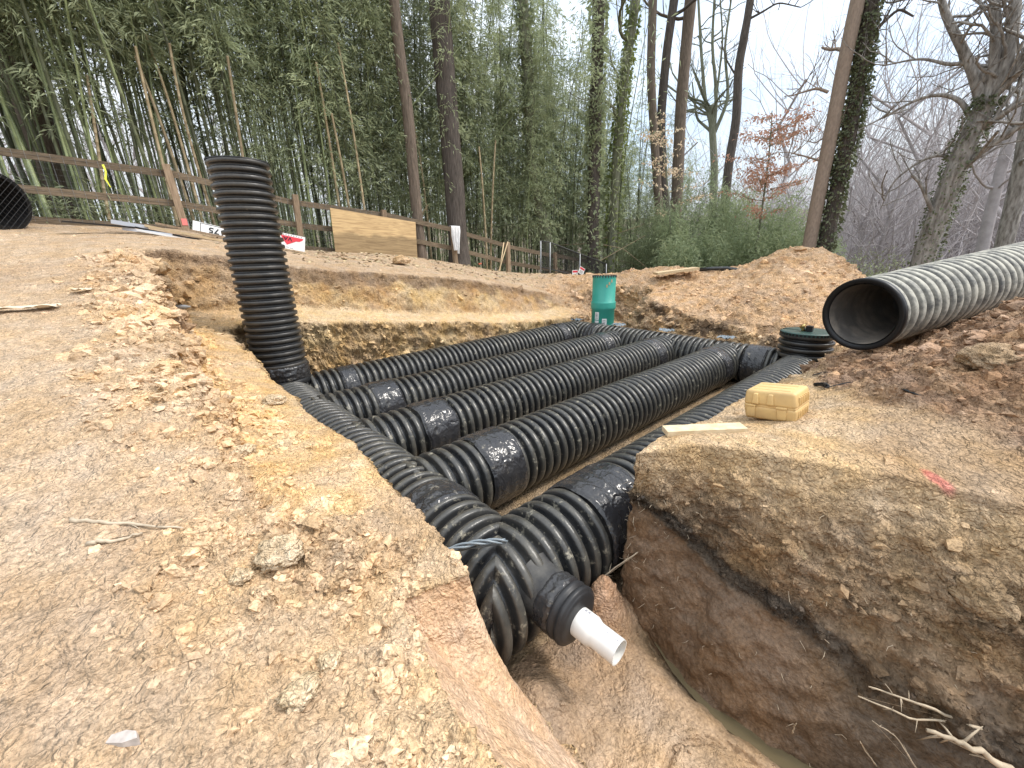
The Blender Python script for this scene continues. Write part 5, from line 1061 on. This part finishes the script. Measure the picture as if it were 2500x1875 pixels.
# --- trees with trunks one can tell apart
def branch_rec(mb, P0, D, L, r, lev, rs, maxlev, twist=.25, up=.15, tips=None):
    n = 6 if lev < 2 else 4; pts = [P0]; d = D/np.linalg.norm(D); seg = L/n
    for i in range(n):
        d = d+rs.randn(3)*twist*.5+np.array([0, 0, up*.25]); d /= np.linalg.norm(d); pts.append(pts[-1]+d*seg)
    pts = np.array(pts); rr = np.linspace(r, r*(.55 if lev < maxlev else .25), n+1); mb.tube(pts, rr, 6 if lev == 0 else 4 if lev == 1 else 3, caps=False)
    if tips is not None and lev >= maxlev-1: tips.append(pts)
    if lev >= maxlev: return
    for k in range(rs.randint(3, 6) if lev else rs.randint(5, 8)):
        f = rs.uniform(.3, 1); i = min(int(f*n), n-1); p = pts[i]+(pts[i+1]-pts[i])*(f*n-i); ax = np.cross(d, rs.randn(3)); ax /= np.linalg.norm(ax); a = rs.uniform(.4, .95); nd = d*math.cos(a)+ax*math.sin(a); branch_rec(mb, p, nd, L*rs.uniform(.45, .7), r*(1-.45*f)*rs.uniform(.4, .6), lev+1, rs, maxlev, twist*1.1, up, tips)
def crown(mb, P, r, rs, n, L, maxlev=2, fmin=.5, side=None, up=.3, tips=None):
    for k in range(n):
        f = rs.uniform(fmin, 1); i = min(int(f*(len(P)-1)), len(P)-2); p = P[i]+(P[i+1]-P[i])*(f*(len(P)-1)-i); a = rs.uniform(0, 6.28); d = np.array([math.cos(a), math.sin(a), rs.uniform(.1, .9)])
        if side is not None: d = d*.5+np.array(side)
        branch_rec(mb, p, d, L*rs.uniform(.6, 1.1), r*rs.uniform(.22, .4), 1, rs, maxlev+1, .35, up, tips)
def px_path(pts, r): return np.array([at(x, y, (r if np.isscalar(r) else r[i])) for i, (x, y) in enumerate(pts)])
def dense(P, n=28):
    t = np.linspace(0, len(P)-1, n); Q = np.stack([np.interp(t, np.arange(len(P)), P[:, i]) for i in range(3)], 1)
    for _ in range(4): Q[1:-1] = (Q[:-2]+2*Q[1:-1]+Q[2:])/4
    return Q
def trunk_tube(mb, Q, r, n=20, rough=.06, seed=0):
    Q = np.asarray(Q); r = np.broadcast_to(r, (len(Q),)); V, F = tube_arr(Q, r, n); c = np.repeat(Q, n, 0); d = V-c; th_ = np.tile(np.arange(n)/n*6.283, len(Q)); zz = np.repeat(np.arange(len(Q))*.5, n)
    k = 1+rough*fbm(np.stack([np.cos(th_)*1.6, np.sin(th_)*1.6, zz*.6+seed], 1), 3, seed+3)*1.6; mb.add(c+d*k[:, None], F)
def ivy_on(Q, r, n, rs, m, parent, l=.09, spread=1.0, name='ivy'):
    t = rs.rand(n)*(len(Q)-1); i = np.minimum(t.astype(int), len(Q)-2); f = (t-i)[:, None]; P = Q[i]*(1-f)+Q[i+1]*f; rr = np.interp(t, np.arange(len(Q)), np.broadcast_to(r, (len(Q),)))
    a = rs.rand(n)*6.283; nz_ = fbm(np.stack([np.cos(a)*1.5, np.sin(a)*1.5, P[:, 2]*1.3], 1), 3, 17); A, B, _ = frames(Q); o_ = A[i]*np.cos(a)[:, None]+B[i]*np.sin(a)[:, None]; P = P+o_*(rr+(.02+.22*np.clip(nz_+.25, 0, 1)*rs.rand(n))*spread)[:, None]; ok = nz_ > -.30
    V, F = leaves(P[ok], (o_+rs.randn(n, 3)*.6+[0, 0, -.5])[ok], l, l*.38, rs, .2)
    if parent is not None: V = V-origin(parent)
    return obj(name, mesh(name, V, F, False), m, parent)
def tree(pts, r, w0, w1, m, label, ext=4.0, crown_n=0, crown_L=2.5, ivy=0, ivy_m=None, seed=0, fmin=.35, side=None, cat='tree', name='tree', limbs=(), rough=.07, lev=2, ivyl=.09, butt=1.25):
    rs = np.random.RandomState(seed+200); P = px_path(pts, r); P[0][2] = min(P[0][2], ground_z(P[0][0], P[0][1])) if True else P[0][2]; P[0][2] -= .2
    e = P[-1]+(P[-1]-P[-2])/np.linalg.norm(P[-1]-P[-2])*ext; Q = dense(np.concatenate([P, [e]]), 36); rr = np.linspace(w0, w1, 36); rr[:3] *= [butt, 1+(butt-1)*.5, 1+(butt-1)*.2]
    o = thing(name, tuple(P[0]), label, cat); mb = MB(); trunk_tube(mb, Q, rr, 18, rough, seed); mb.build('trunk', m, o, True)
    mb = MB(); got = False
    if crown_n: crown(mb, Q, w0, rs, crown_n, crown_L, lev, fmin, side); got = True
    for lp, l0, l1 in limbs:
        LQ = dense(px_path(lp, r), 22); mb.tube(LQ, np.linspace(l0, l1, 22), 10, caps=False); crown(mb, LQ, l0*1.0, rs, 9, 1.3, 1, .15); got = True
    if got: mb.build('branches', m, o, True, kind='stuff')
    if ivy: ivy_on(Q, rr, ivy, rs, ivy_m or M_IVY, o, ivyl)
    return o, Q
tree([(118, 430), (85, 300), (45, 160), (5, 40)], 15.5, .34, .30, M_BARK, 'very thick brown trunk half hidden in bamboo at the far left', seed=1, butt=1.1)
tree([(1022, 560), (1010, 430), (995, 260), (975, 130), (962, 0)], 13.75, .17, .135, M_BARK, 'slim gently curved grey trunk behind the plywood sheet', seed=2, ext=3)
tree([(1118, 590), (1105, 400), (1090, 220), (1072, 0)], 14.45, .33, .28, M_BARKD, 'thick dark furrowed trunk behind the white towel', seed=3)
tree([(1352, 640), (1330, 560), (1302, 450), (1294, 280), (1286, 120), (1276, 0)], 17.2, .25, .19, M_BARKG, 'mossy trunk with a curved foot behind the chain link panel', seed=4, ivy=1600, ivy_m=M_LEAF, ivyl=.16)
tree([(1448, 640), (1450, 450), (1455, 250), (1462, 0)], 18.2, .25, .22, M_BARKD, 'dark trunk wrapped in leaves above the green riser pipe', seed=5, ivy=2600, ivy_m=M_LEAF, ivyl=.15)
tree([(1490, 620), (1505, 400), (1522, 200), (1552, 0)], 19.0, .20, .16, M_BARKG, 'slender mossy trunk with yellow green leaves left of the three stems', seed=6, ivy=1800, ivy_m=M_LEAFY, ivyl=.14, crown_n=4)
tree([(1606, 690), (1612, 560), (1600, 380), (1588, 180), (1594, 0)], 22.0, .20, .17, M_BARK, 'left stem of the clump of three tall trunks', seed=7, crown_n=3, fmin=.7)
tree([(1618, 690), (1626, 540), (1612, 300), (1628, 120), (1646, 0)], 22.3, .20, .17, M_BARKD, 'middle stem of the clump of three tall trunks, furrowed', seed=8, crown_n=3, fmin=.7)
tree([(1640, 690), (1652, 500), (1660, 300), (1672, 140), (1686, 0)], 22.6, .26, .23, M_BARK, 'thickest right stem of the clump of three tall trunks', seed=9, crown_n=4, fmin=.6)
tree([(1748, 560), (1745, 420), (1738, 300)], 33, .26, .18, M_BARKG, 'distant tree forking low into many upright bare stems', ext=1.0, seed=10, crown_n=10, crown_L=4, fmin=.8,
     limbs=[([(1742, 330), (1722, 250), (1712, 130), (1705, 0)], .13, .07), ([(1742, 330), (1750, 230), (1738, 110), (1745, -20)], .13, .06), ([(1742, 330), (1780, 240), (1768, 120), (1785, 0)], .12, .05), ([(1735, 320), (1700, 290), (1690, 200)], .1, .04), ([(1750, 230), (1765, 100), (1758, -10)], .07, .04)])
tree([(1772, 560), (1778, 400), (1798, 300), (1802, 170), (1815, 100), (1832, 0)], 27, .24, .16, M_BARKD, 'dark crooked bare trunk standing alone against the sky', seed=11, limbs=[([(1822, 50), (1860, 30), (1900, 5), (1955, 18)], .06, .02), ([(1800, 190), (1775, 150), (1760, 100)], .05, .02)])
tree([(1968, 640), (1998, 480), (2030, 320), (2060, 160), (2094, 0)], 15.2, .175, .155, M_BARKP, 'smooth pale tan trunk leaning right behind the far mound', seed=12, rough=.03, crown_n=4, crown_L=1.6, fmin=.5, limbs=[([(2010, 395), (1960, 380), (1925, 372)], .03, .012), ([(2020, 330), (1990, 350), (1975, 345)], .02, .01), ([(2022, 225), (1995, 215), (1960, 225), (1930, 235)], .04, .015)])
tree([(2000, 650), (2040, 480), (2072, 330), (2098, 180), (2128, 0)], 15.4, .185, .165, M_BARKD, 'ivy covered trunk touching the smooth pale trunk', seed=13, ivy=7000, ivyl=.085, limbs=[([(2108, 120), (2150, 60), (2195, 20), (2230, 40)], .05, .02)])
tree([(2232, 720), (2262, 600), (2300, 500), (2350, 370), (2402, 262)], 15.0, .23, .17, M_BARKN, 'big forked grey tree with ivy behind the large pipe', ext=.2, seed=14, ivy=2300, ivyl=.065, crown_n=4, crown_L=1.6, fmin=.3,
     limbs=[([(2400, 265), (2375, 170), (2335, 90), (2305, 30), (2290, -40)], .11, .06), ([(2400, 265), (2428, 170), (2432, 80), (2428, -40)], .11, .08), ([(2405, 262), (2450, 180), (2470, 100), (2482, -30)], .13, .09), ([(2410, 250), (2460, 190), (2530, 90)], .11, .07), ([(2325, 440), (2380, 380), (2440, 340), (2500, 300), (2600, 290)], .09, .05),
            ([(2375, 300), (2350, 245), (2300, 228), (2240, 240), (2170, 280), (2095, 318)], .06, .015), ([(2410, 200), (2360, 150), (2320, 160), (2250, 140), (2160, 160)], .06, .015), ([(2340, 400), (2300, 375), (2250, 390), (2180, 440), (2150, 510)], .05, .012)])
tree([(2440, 720), (2470, 520), (2500, 380), (2530, 200)], 19.0, .20, .17, M_BARKN, 'grey trunk at the right frame edge above the large pipe', seed=15, ext=5, crown_n=6)
tree([(2395, 720), (2408, 560), (2440, 430), (2490, 250)], 24.0, .18, .14, M_BARKHAZE, 'leaning pale trunk between the forked tree and the right edge', seed=16, ext=5, crown_n=12)

# beech saplings that kept their dead leaves
def beech(pts, r, w0, m, label, spans, seed, nl=2600, l=.095, lm=None):
    rs = np.random.RandomState(seed); P = px_path(pts, r); o = thing('beech_sapling', tuple(P[0]), label, 'tree'); Q = dense(P, 20); mb = MB(); mb.tube(Q, np.linspace(w0, w0*.3, 20), 8, caps=False); mb.build('trunk', M_BARKG, o, True); mb = MB(); LP = []
    for k in range(spans):
        f = rs.uniform(.25, 1); i = f*19; c = Q[int(min(i, 18))]; a = rs.uniform(0, 6.28); L = rs.uniform(.8, 2.1)*(1.15-.6*f); t_ = np.linspace(0, 1, 6); B = c+np.stack([math.cos(a)*L*t_, math.sin(a)*L*t_, .28*L*t_+.03*rs.randn(6)], 1); mb.tube(B, np.linspace(.012, .004, 6), 4, caps=False)
        m_ = nl//spans; u = rs.rand(m_)**.6; q = np.stack([np.interp(u, t_, B[:, j]) for j in range(3)], 1); LP.append(q+rs.randn(m_, 3)*[.16, .16, .035])
    mb.build('branches', M_BARKG, o, True, kind='stuff'); LP = np.concatenate(LP); V, F = leaves(LP, rs.randn(len(LP), 3)*[1, 1, .5]+[0, 0, -.4], l, l*.26, rs); obj('leaves', mesh('leaves', V-origin(o), F, False), lm, o)
beech([(1838, 660), (1862, 500), (1878, 380), (1885, 270)], 17.5, .045, None, 'beech sapling with layers of copper red leaves left of the pale trunk', 40, 1, 2600, .10, M_COPPER)
beech([(1640, 600), (1632, 480), (1622, 380), (1612, 300)], 18.5, .04, None, 'beech sapling with pale tan leaves in front of the three stems', 20, 2, 600, .12, M_TANLEAF)
# bushes
def bush(px, py_top, r, w, label, n, seed, m, stem=True, l=.19, lw=.016, gr=None):
    rs = np.random.RandomState(seed); p = at(px, 640, r); z = ground_z(p[0], p[1]); zt = at(px, py_top, r)[2]; Hh = zt-z; o = thing('bush', (p[0], p[1], z), label, 'bush', gr); mb = MB(); LP = []; LD = []
    for k in range(46):
        a = rs.uniform(0, 6.28); q = rs.rand()**.5*w*.45; b = np.array([p[0]+math.cos(a)*q, p[1]+math.sin(a)*q, z]); h_ = Hh*rs.uniform(.5, 1)*(1-.35*(q/w*2)**2); t_ = np.linspace(0, 1, 5); sp_ = rs.uniform(.1, .35)*w; B = b+np.stack([math.cos(a)*sp_*t_**1.8, math.sin(a)*sp_*t_**1.8, h_*t_-.12*h_*t_**4], 1); mb.tube(B, np.linspace(.014, .004, 5), 4, caps=False)
        m_ = n//46; u = rs.uniform(.08, 1, m_); q = np.stack([np.interp(u, t_, B[:, j]) for j in range(3)], 1); LP.append(q+rs.randn(m_, 3)*.17); LD.append(rs.randn(m_, 3)+[0, 0, -.3])
    mb.build('stems', M_CULM if stem else M_BARK, o, True); LP = np.concatenate(LP); LD = np.concatenate(LD); V, F = leaves(LP, LD, l, lw, rs); obj('foliage', mesh('foliage', V-origin(o), F, False), m, o)
for k, a in enumerate([(1665, 360, 20, 3.0, 'rounded bamboo bush in front of the clump of three trunks', 19000, M_BUSH), (1735, 385, 19, 3.4, 'dense green bush left of the copper leaved sapling', 14000, M_BUSH), (1800, 400, 18, 3.2, 'dense green bush directly behind the thin black pipe', 14000, M_BUSH),
     (1880, 410, 18.5, 3.2, 'dense green bush under the copper leaved sapling', 14000, M_BUSH), (1940, 500, 17.5, 2.0, 'green bush against the foot of the pale trunk', 9000, M_BUSH), (1590, 470, 21, 2.6, 'green bush at the foot of the left stem', 11000, M_BUSH), (1700, 540, 16.5, 2.0, 'low green bush just beyond the tan board', 9000, M_BUSH)]):
    bush(*a[:5], a[5], 300+k, a[6])
for k, a in enumerate([(2085, 560, 19, 3.4, 'olive shrub just right of the ivy trunk', 3600), (2160, 600, 17, 3.0, 'low olive shrub above the mouth of the large pipe', 3200), (2200, 545, 22, 3.6, 'twiggy olive shrub left of the forked grey tree', 3200), (2330, 580, 24, 4, 'straggly shrub right of the forked grey tree', 2200), (2440, 560, 26, 4, 'straggly shrub above the large pipe near the right edge', 2200), (2040, 520, 26, 4, 'tall thin shrub seen behind the ivy trunk', 2600)]):
    bush(*a[:5], a[5], 320+k, M_SHRUB, False, .10, .02)
# bare winter trees further off
bare = []
for k in range(7):
    rs = np.random.RandomState(400+k); mb = MB(); H = [15, 17, 13, 16, 18, 12, 14][k]; P = np.array([[0, 0, -.5]]+[[.25*i*rs.randn()*.5, .25*i*rs.randn()*.5, H*.7*i/7] for i in range(1, 8)]); rr = np.linspace(.13, .045, 8); mb.tube(P, rr, 8, caps=False); tr = mesh('trunk', np.concatenate(mb.V), [np.concatenate(f) for f in mb.F.values() if f], True); tr.materials.append(M_BARKHAZE)
    mb = MB()
    for j in range(24 if k != 5 else 34):
        f = rs.uniform(.18, 1)**.8; i = min(int(f*7), 6); p = P[i]+(P[i+1]-P[i])*(f*7-i); a = rs.uniform(0, 6.28); branch_rec(mb, p, np.array([math.cos(a), math.sin(a), rs.uniform(.5, 1.6)]), H*rs.uniform(.16, .30), .030*(1.2-.5*f), 1, rs, 3, .30, .35)
    br = mesh('branches', np.concatenate(mb.V), [np.concatenate(f) for f in mb.F.values() if f], False); br.materials.append(M_BARKHAZE); bare.append((tr, br))
wz_ = [(-100, 560, 30, 45, 22, 'bare grey tree far behind the left bamboo', 'bare trees behind the left bamboo'), (560, 1150, 32, 50, 16, 'bare grey tree far behind the middle bamboo', 'bare trees behind the middle bamboo'), (1150, 1600, 30, 60, 18, 'bare grey tree far behind the right bamboo', 'bare trees behind the right bamboo'),
       (1600, 1780, 32, 75, 18, 'bare grey tree in the far wood behind the three stem clump', 'far wood behind the three stems'), (1780, 1960, 32, 75, 20, 'bare grey tree in the far wood behind the copper leaved sapling', 'far wood behind the copper sapling'), (2040, 2150, 26, 80, 24, 'bare grey tree in the far wood just right of the ivy trunk', 'far wood right of the ivy trunk'), (2150, 2260, 26, 80, 24, 'bare grey tree in the far wood just left of the forked tree', 'far wood left of the forked tree'), (2260, 2400, 28, 85, 28, 'bare grey tree in the far wood behind the forked tree', 'far wood behind the forked tree'), (2400, 2620, 28, 85, 34, 'bare grey tree in the far wood at the right frame edge', 'far wood at the right edge')]
for (x0, x1, r0_, r1_, n, lb, gr) in wz_:
    for k in range(n):
        px = x0+(x1-x0)*(k+rz.rand())/n; r = r0_+(r1_-r0_)*rz.rand()**.8; p = at(px, 600, r); z = ground_z(p[0], p[1]); j = rz.randint(0, 7); nr_ = r < (r0_+r1_)/2; o = thing('bare_tree', (p[0], p[1], z), ('nearer ' if nr_ else 'farther ')+lb, 'tree', gr+(', nearer' if nr_ else ', farther')); s = rz.uniform(.6, 1.05)*(.85 if px < 1600 else 1.35); o.scale = (s, s, s); o.rotation_euler = (rz.randn()*.05, rz.randn()*.05, rz.rand()*6.28); inst(bare[j][0], o, 'trunk'); inst(bare[j][1], o, 'branches')
# distant brushwood on the slope across the valley
rs = np.random.RandomState(9); mb = MB(); LP = []
for k in range(2600):
    px = rs.uniform(1450, 2650); r = rs.uniform(30, 110); p = at(px, 600, r); z = ground_z(p[0], p[1]); h_ = rs.uniform(2, 6)*(1+r/120); d = rs.randn(3)*.22; d[2] = 1; q = np.array([p[0], p[1], z]); mid = q+d*h_*.5; mb.tube([q, mid, mid+(d+rs.randn(3)*.3)*h_*.5], [.05, .03, .01], 3, caps=False)
    for e in range(4): mb.tube([mid+d*h_*.1*e, mid+d*h_*.1*e+(rs.randn(3)*.6+[0, 0, .5])*h_*.28], [.018, .006], 3, caps=False)
mb.build('brushwood', M_BARKHAZE, None, False, kind='stuff', label='grey brown brushwood on the far slope', category='brushwood')
print('objects', len(bpy.data.objects))
